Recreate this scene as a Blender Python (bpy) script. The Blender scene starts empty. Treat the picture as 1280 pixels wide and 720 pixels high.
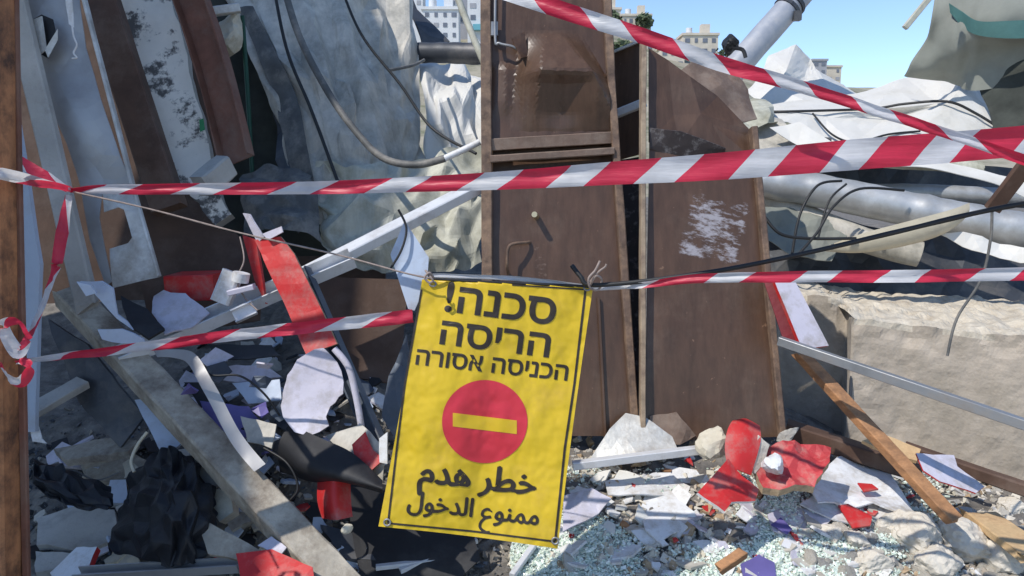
import bpy, bmesh, math, random
from mathutils import Vector, Matrix, noise
from mathutils.geometry import delaunay_2d_cdt
R = math.radians
V = Vector
sc = bpy.context.scene
col = sc.collection

# ------------------------------------------------------------------ camera, sky, sun, exposure
F = 985.0
PITCH = R(8.0)
CAM = V((0, 0, 1.5))
cd = bpy.data.cameras.new('camera')
cd.sensor_width = 36.0
cd.lens = 36.0 * F / 1280.0
cd.clip_start = 0.05
cd.clip_end = 3000
cam = bpy.data.objects.new('camera', cd)
col.objects.link(cam)
cam.location = CAM
cam.rotation_euler = (R(90) - PITCH, 0, 0)
sc.camera = cam

SUN = V((-0.50, -0.36, 0.79)).normalized()          # direction towards the sun
w = bpy.data.worlds.new('World')
sc.world = w
w.use_nodes = True
wn = w.node_tree.nodes
sky = wn.new('ShaderNodeTexSky')
sky.sky_type = 'NISHITA'
sky.sun_disc = False
sky.sun_elevation = math.asin(SUN.z)
sky.sun_rotation = math.atan2(SUN.x, SUN.y)
sky.air_density = 0.9
sky.dust_density = 0.0
sky.altitude = 1500
sky.ozone_density = 2.8
wn['Background'].inputs['Strength'].default_value = 0.15
w.node_tree.links.new(sky.outputs[0], wn['Background'].inputs['Color'])

sl = bpy.data.lights.new('sun', 'SUN')
sl.energy = 2.8
sl.angle = R(0.5)
sl.color = (1.0, 0.955, 0.89)
so = bpy.data.objects.new('sun', sl)
col.objects.link(so)
so.location = (-6, -4, 10)
so.rotation_euler = SUN.to_track_quat('Z', 'Y').to_euler()
sc.view_settings.view_transform = 'Standard'
sc.view_settings.look = 'None'
sc.view_settings.exposure = 0.54
sc.view_settings.gamma = 1.0

# ------------------------------------------------------------------ helpers
CP, SP = math.cos(PITCH), math.sin(PITCH)


def P(px, py, Y):
    """the point at world depth Y seen at photo pixel (px, py)"""
    a = (px - 640) / F
    b = (360 - py) / F
    d = V((a, CP + SP * b, -SP + CP * b))
    return CAM + d * (Y / d.y)


def sm(a, b, x):
    t = max(0.0, min(1.0, (x - a) / (b - a)))
    return t * t * (3 - 2 * t)


def lerp(a, b, t):
    return a + (b - a) * t


def gz(x, y):
    z = 0.42 * sm(2.0, 3.5, y) * (1 - .62 * sm(1.0, 1.9, x) * sm(2.7, 3.2, y)) + 0.02
    z += 0.30 * sm(3.9, 5.2, y) + 0.55 * sm(5.2, 7.0, y)
    z += .30 * math.exp(-((x + .72) / .38) ** 2 - ((y - 3.1) / .30) ** 2)
    z *= 1 - sm(8.5, 12, y)
    z += 0.05 * noise.noise(V((x * 1.7, y * 1.7, 3.1))) * sm(30, 10, y)
    return z


def Gp(px, py, lift=0.0):
    y = 1.6
    while y < 8:
        p = P(px, py, y)
        if p.z <= gz(p.x, p.y) + lift:
            return V((p.x, p.y, gz(p.x, p.y) + lift))
        y += 0.01
    return P(px, py, 4)


def GY(px, py):
    return Gp(px, py).y


class G:
    def __init__(s):
        s.v, s.f, s.m, s.uv = [], [], [], []
        s.smooth = False

    def add(s, v, f, mi=0, uv=None):
        k = len(s.v)
        s.v += [V(p) for p in v]
        s.uv += list(uv) if uv else [(0.0, 0.0)] * len(v)
        s.f += [[i + k for i in q] for q in f]
        s.m += [mi] * len(f) if isinstance(mi, int) else list(mi)
        return s

    def join(s, o, off=0):
        s.add(o.v, o.f, [m + off for m in o.m], o.uv)
        return s


def base_of(vs):
    n = len(vs)
    return V((sum(v.x for v in vs) / n, sum(v.y for v in vs) / n, min(v.z for v in vs)))


def mesh_obj(name, g, mats, smooth=False, base=None, parent=None):
    if base is None:
        base = base_of(g.v)
    me = bpy.data.meshes.new(name)
    me.from_pydata([v - base for v in g.v], [], g.f)
    uvl = me.uv_layers.new(name='UVMap')
    for lp in me.loops:
        uvl.data[lp.index].uv = g.uv[lp.vertex_index]
    if not isinstance(mats, (list, tuple)):
        mats = [mats]
    for m in mats:
        me.materials.append(m)
    me.polygons.foreach_set('material_index', g.m)
    me.polygons.foreach_set('use_smooth', [smooth or g.smooth] * len(g.f))
    me.update()
    o = bpy.data.objects.new(name, me)
    col.objects.link(o)
    if parent:
        o.parent = parent
    else:
        o.location = base
    return o


def tag(o, label, cat, group=None):
    o['label'] = label
    o['category'] = cat
    o['kind'] = o.get('kind', 'thing')
    if group:
        o['group'] = group
    return o


def solo(name, g, mats, label, cat, group=None, smooth=False):
    return tag(mesh_obj(name, g, mats, smooth), label, cat, group)


def thing(name, label, cat, parts, group=None, base=None):
    """parts: (name, G, mats, smooth[, [subparts]])"""
    allv = []
    for p in parts:
        allv += p[1].v
    b = base or base_of(allv)
    e = bpy.data.objects.new(name, None)
    e.empty_display_size = 0.1
    e.location = b
    col.objects.link(e)
    tag(e, label, cat, group)
    for p in parts:
        o = mesh_obj(p[0], p[1], p[2], p[3], b, e)
        if len(p) > 4:
            for q in p[4]:
                mesh_obj(q[0], q[1], q[2], q[3], b, o)
    return e


def copy_thing(o, loc, rot, label, scale=None):
    c = o.copy()
    col.objects.link(c)
    c.location = loc
    c.rotation_euler = rot
    if scale:
        c.scale = scale
    c['label'] = label
    for ch in list(o.children):
        d = ch.copy()
        col.objects.link(d)
        d.parent = c
    return c


def newell(ps):
    n = V((0, 0, 0))
    for i in range(len(ps)):
        a, b = ps[i], ps[(i + 1) % len(ps)]
        n += V(((a.y - b.y) * (a.z + b.z), (a.z - b.z) * (a.x + b.x), (a.x - b.x) * (a.y + b.y)))
    return n.normalized()


def plate(pts, t=0.006, res=0.05, jag=0.0, amp=0.0, nscale=3.0, bend=None, seed=0, side=0, back=0, disp=None, crease=0.0):
    """a broken flat piece: polygon with jagged edges, thickness, bend and buckles"""
    rnd = random.Random(seed)
    pts = [V(p) for p in pts]
    o = sum(pts, V((0, 0, 0))) / len(pts)
    n = newell(pts)
    if n.dot(CAM - o) < 0:
        n = -n
    e1 = (pts[1] - pts[0])
    e1 = (e1 - n * e1.dot(n)).normalized()
    e2 = n.cross(e1)
    p2 = [(V(((p - o).dot(e1), (p - o).dot(e2))), (p - o).dot(n)) for p in pts]
    poly = [q for q, _ in p2]
    bd = []
    for i in range(len(poly)):
        a, b = poly[i], poly[(i + 1) % len(poly)]
        k = max(1, int((b - a).length / res))
        nn = V((-(b - a).y, (b - a).x)).normalized() if (b - a).length > 1e-6 else V((0, 0))
        for j in range(k):
            q = a.lerp(b, j / k)
            if jag:
                q = q + nn * jag * (noise.noise(V((q.x * 30 + seed * 7.7, q.y * 30, 1.3))) + 0.5 * rnd.uniform(-1, 1))
            bd.append(q)
    xs = [q.x for q in bd]
    ys = [q.y for q in bd]

    def inside(q):
        c = False
        for i in range(len(bd)):
            a, b = bd[i], bd[i - 1]
            if (a.y > q.y) != (b.y > q.y) and q.x < (b.x - a.x) * (q.y - a.y) / (b.y - a.y) + a.x:
                c = not c
        return c
    inn = []
    y = min(ys)
    row = 0
    while y < max(ys):
        x = min(xs) + (row % 2) * res * 0.5
        while x < max(xs):
            q = V((x + rnd.uniform(-.15, .15) * res, y + rnd.uniform(-.15, .15) * res))
            if inside(q) and min((q - b).length for b in bd) > res * 0.45:
                inn.append(q)
            x += res
        y += res * 0.87
        row += 1
    N = len(bd)
    vv, _, ff, *_r = delaunay_2d_cdt(bd + inn, [(i, (i + 1) % N) for i in range(N)], [], 1, 1e-6)
    ff = [f for f in ff if len(f) >= 3]
    P3 = []
    uv = []
    so_ = seed * 3.17
    dirs = [V((math.cos(a), math.sin(a))) for a in (seed * 1.3, seed * 1.3 + 1.1, seed * 1.3 + 2.3)]
    for q in vv:
        ws = 0
        rs = 0
        for (c, r_) in p2:
            wgt = 1 / ((q - c).length_squared + 1e-5)
            ws += wgt
            rs += wgt * r_
        d = rs / ws
        if bend:
            s_ = q.x * math.cos(bend[0]) + q.y * math.sin(bend[0])
            d += bend[1] * s_ * s_
        if amp:
            d += amp * noise.noise(V((q.x * nscale + so_, q.y * nscale, so_)))
            d += amp * .35 * noise.noise(V((q.x * nscale * 2.7 + so_, q.y * nscale * 2.7, so_ + 5)))
        if crease:
            for k, dd in enumerate(dirs):
                ph = q.dot(dd) * nscale * (0.8 + .5 * k) + so_ + .6 * noise.noise(V((q.x * 2, q.y * 2, k + so_)))
                fr = ph % 1.0
                d += crease * (abs(fr - .5) * 2 - .5) / (1 + k)
        if disp:
            d += disp(o + e1 * q.x + e2 * q.y)
        P3.append(o + e1 * q.x + e2 * q.y + n * d)
        uv.append((q.x, q.y))
    g = G()
    # orient
    out = []
    for f in ff:
        a, b, c = [P3[i] for i in f[:3]]
        if (b - a).cross(c - a).dot(n) < 0:
            f = list(reversed(f))
        out.append(list(f))
    g.add(P3, out, 0, uv)
    g.add([p - n * t for p in P3], [list(reversed(f)) for f in out], back, uv)
    cnt = {}
    for f in out:
        for i in range(len(f)):
            e = (f[i], f[(i + 1) % len(f)])
            cnt[e] = cnt.get(e, 0) + 1
    for (a, b) in cnt:
        if (b, a) not in cnt:
            g.add([P3[a], P3[a] - n * t, P3[b] - n * t, P3[b]], [[0, 1, 2, 3]], side, [uv[a], uv[a], uv[b], uv[b]])
    return g


def pp(lst, Y=None):
    return [P(q[0], q[1], q[2] if len(q) > 2 else Y) for q in lst]


def gp(lst, lift=0.02):
    """pixel polygon lying on the heap"""
    return [Gp(q[0], q[1], lift if len(q) < 3 else q[2]) for q in lst]


def rect(w_, h_, c=0.004):
    a, b = w_ / 2, h_ / 2
    c = min(c, a * .8, b * .8)
    return [(-a + c, -b), (a - c, -b), (a, -b + c), (a, b - c), (a - c, b), (-a + c, b), (-a, b - c), (-a, -b + c)]


def uprof(w_, h_, t=0.004):
    a, b = w_ / 2, h_ / 2
    return [(-a, -b), (a, -b), (a, b), (a - t, b), (a - t, -b + t), (-a + t, -b + t), (-a + t, b), (-a, b)]


def lprof(w_, h_, t=0.006):
    return [(0, 0), (w_, 0), (w_, t), (t, t), (t, h_), (0, h_)]


def sweep(prof, A, B, up=None, segs=1, wear=0.0, seed=0, bow=None, ends=0.0, twist=0.0):
    A, B = V(A), V(B)
    d = (B - A).normalized()
    up = V(up) if up else V((0, 0, 1))
    s = d.cross(up)
    if s.length < 1e-3:
        s = d.cross(V((0, 1, 0)))
    s.normalize()
    u = s.cross(d)
    L = (B - A).length
    rnd = random.Random(seed)
    rings = []
    for i in range(segs + 1):
        tt = i / segs
        c = A.lerp(B, tt)
        if bow:
            c = c + V(bow) * math.sin(math.pi * tt)
        ring = []
        ct, st = math.cos(twist * tt), math.sin(twist * tt)
        for j, (a, b) in enumerate(prof):
            a, b = a * ct - b * st, a * st + b * ct
            q = c + s * a + u * b
            if wear:
                k = noise.noise(V((tt * L * 9 + seed * 5.3, j * 1.7, seed * .7)))
                q = q - (s * a + u * b) * (wear * 4 * max(0, k))
                q += V((rnd.uniform(-1, 1), rnd.uniform(-1, 1), rnd.uniform(-1, 1))) * wear * 0.02
            if ends and i in (0, segs):
                q += d * rnd.uniform(-ends, ends)
            ring.append(q)
        rings.append(ring)
    g = G()
    n = len(prof)
    for i in range(segs):
        for j in range(n):
            k = (j + 1) % n
            u0, u1 = i / segs * L, (i + 1) / segs * L
            g.add([rings[i][j], rings[i][k], rings[i + 1][k], rings[i + 1][j]], [[0, 1, 2, 3]], 0,
                  [(u0, j * .1), (u0, k * .1), (u1, k * .1), (u1, j * .1)])
    g.add(rings[0], [list(reversed(range(n)))])
    g.add(rings[-1], [list(range(n))])
    return g


def crom(pts, per=8):
    pts = [V(p) for p in pts]
    if len(pts) == 2:
        return [pts[0].lerp(pts[1], i / per) for i in range(per + 1)]
    out = []
    for i in range(len(pts) - 1):
        p0 = pts[max(0, i - 1)]
        p1, p2 = pts[i], pts[i + 1]
        p3 = pts[min(len(pts) - 1, i + 2)]
        for k in range(per):
            t = k / per
            out.append(0.5 * ((2 * p1) + (p2 - p0) * t + (2 * p0 - 5 * p1 + 4 * p2 - p3) * t * t + (3 * p1 - p0 - 3 * p2 + p3) * t ** 3))
    out.append(pts[-1])
    return out


def tube(pts, r, sides=10, per=8, wob=0.0, seed=0):
    path = crom(pts, per)
    n = len(path)
    g = G()
    rings = []
    nrm = None
    for i, p in enumerate(path):
        tg = (path[min(i + 1, n - 1)] - path[max(i - 1, 0)]).normalized()
        if nrm is None:
            nrm = tg.orthogonal().normalized()
        nrm = (nrm - tg * nrm.dot(tg)).normalized()
        b = tg.cross(nrm)
        rr = r(i / (n - 1)) if callable(r) else r
        if wob:
            rr *= 1 + wob * noise.noise(V((i * .35, seed, 0)))
        rings.append([p + (nrm * math.cos(2 * math.pi * k / sides) + b * math.sin(2 * math.pi * k / sides)) * rr for k in range(sides)])
    vs = [q for rg in rings for q in rg]
    fs = []
    for i in range(n - 1):
        for k in range(sides):
            m = (k + 1) % sides
            fs.append([i * sides + k, i * sides + m, (i + 1) * sides + m, (i + 1) * sides + k])
    g.add(vs, fs)
    g.add(rings[0], [list(reversed(range(sides)))])
    g.add(rings[-1], [list(range(sides))])
    g.smooth = True
    return g


def cat1(p0, p1, p2, p3, t):
    return 0.5 * ((2 * p1) + (p2 - p0) * t + (2 * p0 - 5 * p1 + 4 * p2 - p3) * t * t + (3 * p1 - p0 - 3 * p2 + p3) * t ** 3)


def cloth(rows, ru=10, rv=10, amp=0.0, nscale=3.0, crease=0.0, cscale=3.0, seed=0, t=0.003, linear=False, hang=0.0):
    """a sheet through a net of 3D points, crumpled, with thickness"""
    nr, nc = len(rows), len(rows[0])

    def at(i, j):
        return V(rows[max(0, min(nr - 1, i))][max(0, min(nc - 1, j))])
    grid = []
    for a in range((nr - 1) * rv + 1):
        i, t1 = divmod(a, rv)
        if i == nr - 1:
            i, t1 = nr - 2, rv
        t1 /= rv
        line = []
        for b in range((nc - 1) * ru + 1):
            j, t2 = divmod(b, ru)
            if j == nc - 1:
                j, t2 = nc - 2, ru
            t2 /= ru
            if linear:
                q = at(i, j).lerp(at(i, j + 1), t2).lerp(at(i + 1, j).lerp(at(i + 1, j + 1), t2), t1)
            else:
                cs = [cat1(at(i + k, j - 1), at(i + k, j), at(i + k, j + 1), at(i + k, j + 2), t2) for k in (-1, 0, 1, 2)]
                q = cat1(cs[0], cs[1], cs[2], cs[3], t1)
            line.append(q)
        grid.append(line)
    H, W = len(grid), len(grid[0])
    rnd = random.Random(seed)
    dirs = [V((rnd.uniform(-1, 1), rnd.uniform(-1, 1), rnd.uniform(-1, 1))).normalized() for _ in range(5)]
    nor = [[None] * W for _ in range(H)]
    for a in range(H):
        for b in range(W):
            du = grid[a][min(b + 1, W - 1)] - grid[a][max(b - 1, 0)]
            dv = grid[min(a + 1, H - 1)][b] - grid[max(a - 1, 0)][b]
            n = du.cross(dv).normalized()
            nor[a][b] = n
    # face camera
    if sum(nor[a][b].dot(CAM - grid[a][b]) for a in range(0, H, 3) for b in range(0, W, 3)) < 0:
        sgn = -1
    else:
        sgn = 1
    vs, uv = [], []
    for a in range(H):
        for b in range(W):
            p = grid[a][b]
            d = 0
            if amp:
                d += amp * noise.noise(p * nscale + V((seed, 0, seed * 2)))
                d += amp * .4 * noise.noise(p * nscale * 2.6 + V((seed, 4, seed * 2)))
            if crease:
                for k, dd in enumerate(dirs):
                    ph = p.dot(dd) * cscale * (.6 + .35 * k) + k * .37 + seed + .55 * noise.noise(p * 1.4 * cscale / 3 + V((k * 9, seed, 0)))
                    fr = ph % 1.0
                    m = .5 + .5 * noise.noise(p * cscale * .5 + V((0, k * 5, seed)))
                    d += crease * (abs(fr - .5) * 2 - .5) / (1 + .5 * k) * m * 1.6
            if hang:
                d += hang * math.sin(b / W * 38 + 2.5 * noise.noise(V((b * .1, a * .04, seed)))) * (.4 + .6 * noise.noise(V((b * .06, a * .05, seed + 3))))
            vs.append(p + nor[a][b] * sgn * d)
            uv.append((b / (W - 1), a / (H - 1)))
    fs = []
    for a in range(H - 1):
        for b in range(W - 1):
            q = [a * W + b, (a + 1) * W + b, (a + 1) * W + b + 1, a * W + b + 1]
            fs.append(q if sgn < 0 else q[::-1])
    g = G()
    g.add(vs, fs, 0, uv)
    bk = []
    for a in range(H):
        for b in range(W):
            bk.append(vs[a * W + b] - nor[a][b] * sgn * t)
    g.add(bk, [f[::-1] for f in fs], 0, uv)
    for b in range(W - 1):
        for a in (0, H - 1):
            i, j = a * W + b, a * W + b + 1
            g.add([vs[i], vs[j], bk[j], bk[i]], [[0, 1, 2, 3]])
    for a in range(H - 1):
        for b in (0, W - 1):
            i, j = a * W + b, (a + 1) * W + b
            g.add([vs[i], vs[j], bk[j], bk[i]], [[0, 1, 2, 3]])
    g.smooth = True
    return g


def crumple(rows, n=120, amp=.06, seed=0, t=.004, aniso=2.0, fine=.006, sub=4, angle=0.0, sm_=2):
    """stiff sheet crushed into flat facets with sharp creases"""
    rnd = random.Random(seed)
    nr, nc = len(rows), len(rows[0])

    def at(i, j):
        return V(rows[max(0, min(nr - 1, i))][max(0, min(nc - 1, j))])

    def ev(u, v):
        i, j = min(int(v * (nr - 1)), nr - 2), min(int(u * (nc - 1)), nc - 2)
        t1, t2 = v * (nr - 1) - i, u * (nc - 1) - j
        cs = [cat1(at(i + k, j - 1), at(i + k, j), at(i + k, j + 1), at(i + k, j + 2), t2) for k in (-1, 0, 1, 2)]
        return cat1(cs[0], cs[1], cs[2], cs[3], t1)
    bd = []
    ku, kv = max(3, int(math.sqrt(n) / aniso * 1.6)), max(3, int(math.sqrt(n)))
    bd += [(i / ku, 0) for i in range(ku)] + [(1, j / kv) for j in range(kv)]
    bd += [(1 - i / ku, 1) for i in range(ku)] + [(0, 1 - j / kv) for j in range(kv)]
    pts = [(u, v) for u, v in bd]
    tries = 0
    while len(pts) < n + len(bd) and tries < n * 60:
        tries += 1
        q = (rnd.random(), rnd.random())
        if .03 < q[0] < .97 and .04 < q[1] < .96:
            if all(((q[0] - p[0]) * ku * .55) ** 2 + ((q[1] - p[1]) * kv * .55) ** 2 > .16 for p in pts):
                pts.append(q)
    ca, sa = math.cos(angle), math.sin(angle)
    sc_ = [V((p[0] * ku, p[1] * kv)) for p in pts]
    N = len(bd)
    vv, _, ff, *_r = delaunay_2d_cdt(sc_, [(i, (i + 1) % N) for i in range(N)], [], 1, 1e-6)
    bm = bmesh.new()
    bv = []
    for q in vv:
        u, v = max(0, min(1, q.x / ku)), max(0, min(1, q.y / kv))
        p = ev(u, v)
        e = .02
        du = ev(min(1, u + e), v) - ev(max(0, u - e), v)
        dv = ev(u, min(1, v + e)) - ev(u, max(0, v - e))
        nn = du.cross(dv).normalized()
        edge = .5 if u in (0, 1) or v in (0, 1) else 1
        p = p + nn * rnd.uniform(-1, 1) * amp * edge + V((rnd.uniform(-1, 1), 0, rnd.uniform(-1, 1))) * amp * .3
        bv.append(bm.verts.new(p))
    for f in ff:
        if len(set(f)) >= 3:
            bm.faces.new([bv[i] for i in f])
    bmesh.ops.triangulate(bm, faces=bm.faces)
    bmesh.ops.recalc_face_normals(bm, faces=bm.faces)
    if sub:
        bmesh.ops.subdivide_edges(bm, edges=bm.edges[:], cuts=sub, use_grid_fill=True)
        bmesh.ops.triangulate(bm, faces=bm.faces)
        for _ in range(sm_):
            bmesh.ops.smooth_vert(bm, verts=bm.verts[:], factor=.45, use_axis_x=True, use_axis_y=True, use_axis_z=True)
    bm.normal_update()
    if sum(f.normal.dot(CAM - f.calc_center_median()) * f.calc_area() for f in bm.faces) < 0:
        bmesh.ops.reverse_faces(bm, faces=bm.faces[:])
        bm.normal_update()
    nz = [fine * (noise.noise(v.co * 5 + V((seed, 0, 0))) + .5 * noise.noise(v.co * 13 + V((seed, 0, 0)))) for v in bm.verts]
    nr_ = [v.normal.copy() for v in bm.verts]
    for v, z, q in zip(bm.verts, nz, nr_):
        v.co += q * z
    bm.verts.index_update()
    vs = [v.co.copy() for v in bm.verts]
    fs = [[v.index for v in f.verts] for f in bm.faces]
    g = G()
    g.add(vs, fs)
    bk = [p - q * t for p, q in zip(vs, nr_)]
    g.add(bk, [f[::-1] for f in fs])
    for e in bm.edges:
        if e.is_boundary:
            i, j = e.verts[0].index, e.verts[1].index
            g.add([vs[i], vs[j], bk[j], bk[i]], [[0, 1, 2, 3]])
    bm.free()
    return g


def ribbon(cps, us, seed=0, slant=0.3, nv=5, per=12, wr=0.004, t=0.0006):
    """tape: cps = (point, width, twist); us = stripe coordinate at each control point"""
    pts = crom([c[0] for c in cps], per)
    n = len(pts)
    g = G()
    vs, uv = [], []
    for i, p in enumerate(pts):
        k = min(i // per, len(cps) - 2)
        tt = (i - k * per) / per
        wd = lerp(cps[k][1], cps[k + 1][1], tt)
        tw = lerp(cps[k][2], cps[k + 1][2], tt)
        u = lerp(us[k], us[k + 1], tt)
        tg = (pts[min(i + 1, n - 1)] - pts[max(i - 1, 0)]).normalized()
        up = V((0, 0, 1)) - tg * tg.z
        if up.length < .3:
            up = V((0, 1, 0)) - tg * tg.y
            up = V((1, 0, 0)) - tg * tg.x if up.length < .3 else V((1, 0, 0)) - tg * tg.x
        up.normalize()
        nn = tg.cross(up)
        wdir = up * math.cos(tw) + nn * math.sin(tw)
        on = tg.cross(wdir)
        for j in range(nv):
            v = j / (nv - 1)
            c = (v - .5)
            fold = wr * (math.sin(v * 7 + 3 * noise.noise(V((i * .12, seed, 0)))) + 1.2 * noise.noise(V((i * .22, v * 2.5, seed))))
            vs.append(p + wdir * wd * c + on * fold)
            uv.append((u - slant * v, v))
    fs = []
    for i in range(n - 1):
        for j in range(nv - 1):
            fs.append([i * nv + j, (i + 1) * nv + j, (i + 1) * nv + j + 1, i * nv + j + 1])
    g.add(vs, fs, 0, uv)
    return g


def rock(c, r, seed, sq=(1, 1, .75), det=3):
    rnd = random.Random(seed)
    bm = bmesh.new()
    bmesh.ops.create_icosphere(bm, subdivisions=det, radius=1)
    pl = []
    for _ in range(16):
        d = V((rnd.gauss(0, 1), rnd.gauss(0, 1), rnd.gauss(0, 1))).normalized()
        pl.append((d, rnd.uniform(.62, .98)))
    rot = Matrix.Rotation(rnd.uniform(0, 6.28), 3, 'Z') @ Matrix.Rotation(rnd.uniform(-.6, .6), 3, 'X')
    vs = []
    for v in bm.verts:
        d = v.co.normalized()
        k = 1.15
        for (n, h) in pl:
            q = d.dot(n)
            if q > .05:
                k = min(k, h / q)
        k += .05 * noise.noise(d * 3 + V((seed, 0, 0))) + .055 * noise.noise(d * 7 + V((0, seed, 0))) + .05 * (noise.noise(d * 34 + V((0, 0, seed))) * .5 + 1 - 2 * abs(noise.noise(d * 9 + V((seed, 1, 0))))) + .06 * noise.noise(d * 16 + V((0, seed, 0)))
        q = d * k
        q = rot @ V((q.x * sq[0], q.y * sq[1], q.z * sq[2]))
        vs.append(V(c) + q * r)
    fs = [[v.index for v in f.verts] for f in bm.faces]
    bm.free()
    return G().add(vs, fs)


def box(c, s, rot=None):
    x, y, z = s[0] / 2, s[1] / 2, s[2] / 2
    vs = [V((a, b, d)) for a in (-x, x) for b in (-y, y) for d in (-z, z)]
    if rot:
        vs = [rot @ v for v in vs]
    vs = [v + V(c) for v in vs]
    return G().add(vs, [[0, 1, 3, 2], [4, 6, 7, 5], [0, 4, 5, 1], [2, 3, 7, 6], [0, 2, 6, 4], [1, 5, 7, 3]])


# ------------------------------------------------------------------ materials
def nt(m):
    m.use_nodes = True
    return m.node_tree.nodes, m.node_tree.links, m.node_tree.nodes['Principled BSDF']


def M(name, c, rough=.7, metal=0.0, var=.25, scale=5.0, bump=.25, bscale=60.0, dirt=None, damt=.35, dscale=3.0, stretch=None, trans=0.0, spec=.4, dsharp=.22, streak=0.0):
    m = bpy.data.materials.new(name)
    N, L, b = nt(m)
    tc = N.new('ShaderNodeTexCoord')
    src = tc.outputs['Object']
    if stretch:
        mp = N.new('ShaderNodeMapping')
        mp.inputs['Scale'].default_value = stretch
        L.new(src, mp.inputs[0])
        src = mp.outputs[0]
    n1 = N.new('ShaderNodeTexNoise')
    n1.inputs['Scale'].default_value = scale
    n1.inputs['Detail'].default_value = 7
    n1.inputs['Roughness'].default_value = .65
    L.new(src, n1.inputs['Vector'])
    cr = N.new('ShaderNodeValToRGB')
    cr.color_ramp.elements[0].position = .3
    cr.color_ramp.elements[1].position = .72
    cr.color_ramp.elements[0].color = (*[x * (1 - var) for x in c], 1)
    cr.color_ramp.elements[1].color = (*[min(1, x * (1 + var)) for x in c], 1)
    L.new(n1.outputs['Fac'], cr.inputs[0])
    out = cr.outputs[0]
    if dirt:
        n2 = N.new('ShaderNodeTexNoise')
        n2.inputs['Scale'].default_value = dscale
        n2.inputs['Detail'].default_value = 9
        n2.inputs['Roughness'].default_value = .72
        L.new(tc.outputs['Object'], n2.inputs['Vector'])
        r2 = N.new('ShaderNodeValToRGB')
        r2.color_ramp.elements[0].position = .56 - damt * .25
        r2.color_ramp.elements[1].position = .56 - damt * .25 + dsharp
        L.new(n2.outputs['Fac'], r2.inputs[0])
        mx = N.new('ShaderNodeMix')
        mx.data_type = 'RGBA'
        L.new(r2.outputs[0], mx.inputs[0])
        L.new(out, mx.inputs[6])
        mx.inputs[7].default_value = (*dirt, 1)
        out = mx.outputs[2]
    if streak:
        ms = N.new('ShaderNodeMapping')
        ms.inputs['Scale'].default_value = (26, 26, 1.1)
        L.new(tc.outputs['Object'], ms.inputs[0])
        ns = N.new('ShaderNodeTexNoise')
        ns.inputs['Scale'].default_value = 1.0
        ns.inputs['Detail'].default_value = 8
        ns.inputs['Roughness'].default_value = .7
        L.new(ms.outputs[0], ns.inputs['Vector'])
        mrs = N.new('ShaderNodeMapRange')
        mrs.inputs[1].default_value = .3
        mrs.inputs[2].default_value = .7
        mrs.inputs[3].default_value = 1 - streak
        mrs.inputs[4].default_value = 1 + streak * .7
        L.new(ns.outputs['Fac'], mrs.inputs[0])
        hv = N.new('ShaderNodeHueSaturation')
        L.new(out, hv.inputs['Color'])
        L.new(mrs.outputs[0], hv.inputs['Value'])
        out = hv.outputs[0]
        if streak < .3:
            L.new(out, b.inputs['Base Color'])
        # rust flecks and scratches
        nf = N.new('ShaderNodeTexNoise')
        nf.inputs['Scale'].default_value = 38
        nf.inputs['Detail'].default_value = 6
        L.new(tc.outputs['Object'], nf.inputs['Vector'])
        rf_ = N.new('ShaderNodeValToRGB')
        rf_.color_ramp.elements[0].position = .70
        rf_.color_ramp.elements[1].position = .75
        L.new(nf.outputs['Fac'], rf_.inputs[0])
        mf = N.new('ShaderNodeMix')
        mf.data_type = 'RGBA'
        L.new(rf_.outputs[0], mf.inputs[0])
        L.new(out, mf.inputs[6])
        mf.inputs[7].default_value = (.20, .12, .075, 1)
        if streak >= .3:
            out = mf.outputs[2]
    L.new(out, b.inputs['Base Color'])
    b.inputs['Roughness'].default_value = rough
    b.inputs['Metallic'].default_value = metal
    b.inputs['Specular IOR Level'].default_value = spec
    if bump:
        n3 = N.new('ShaderNodeTexNoise')
        n3.inputs['Scale'].default_value = bscale
        n3.inputs['Detail'].default_value = 6
        L.new(src, n3.inputs['Vector'])
        bp = N.new('ShaderNodeBump')
        bp.inputs['Strength'].default_value = bump
        bp.inputs['Distance'].default_value = .006
        L.new(n3.outputs['Fac'], bp.inputs['Height'])
        L.new(bp.outputs[0], b.inputs['Normal'])
    if trans:
        b.inputs['Transmission Weight'].default_value = trans
    return m


DUST = (.30, .26, .21)
m_ground = M('ground_debris', (.20, .18, .155), .95, var=.4, scale=14, bump=.9, bscale=90, dirt=(.09, .085, .08), damt=.5, dscale=8)
m_door = M('brown_door_paint', (.096, .054, .034), .36, var=.2, scale=3, bump=.06, bscale=14, dirt=(.13, .085, .058), damt=.2, dscale=4, streak=.3)
m_dooredge = M('brown_edge_rust', (.13, .085, .062), .7, var=.4, scale=18, bump=.3, dirt=(.26, .17, .11), damt=.5, dscale=14)
m_doorlight = M('brown_faded_paint', (.17, .115, .085), .6, var=.25, scale=10, bump=.2, dirt=(.25, .19, .145), damt=.5, dscale=9)
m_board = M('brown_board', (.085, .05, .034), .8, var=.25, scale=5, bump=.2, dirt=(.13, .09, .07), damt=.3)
m_rust = M('rust_brown_wood', (.38, .17, .075), .75, var=.4, scale=12, bump=.4, stretch=(1, 1, .15), dirt=(.08, .04, .025), damt=.5, dscale=9)
m_redbrown = M('rusty_red_brown_metal', (.17, .075, .05), .75, var=.3, scale=9, bump=.3, dirt=(.2, .13, .1), damt=.4)
m_brownbeam = M('dark_brown_paint', (.095, .052, .034), .7, var=.3, scale=8, bump=.2, dirt=(.17, .12, .09), damt=.35)
m_plaster = M('peeling_plaster', (.80, .755, .665), .9, var=.1, scale=5, bump=.45, bscale=30, dirt=(.12, .115, .11), damt=.16, dscale=5.5, dsharp=.06)
m_galv = M('galvanized_sheet', (.38, .37, .36), .45, .45, var=.22, scale=6, bump=.12, bscale=18, dirt=(.34, .34, .34), damt=.4, dscale=3)
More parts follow.
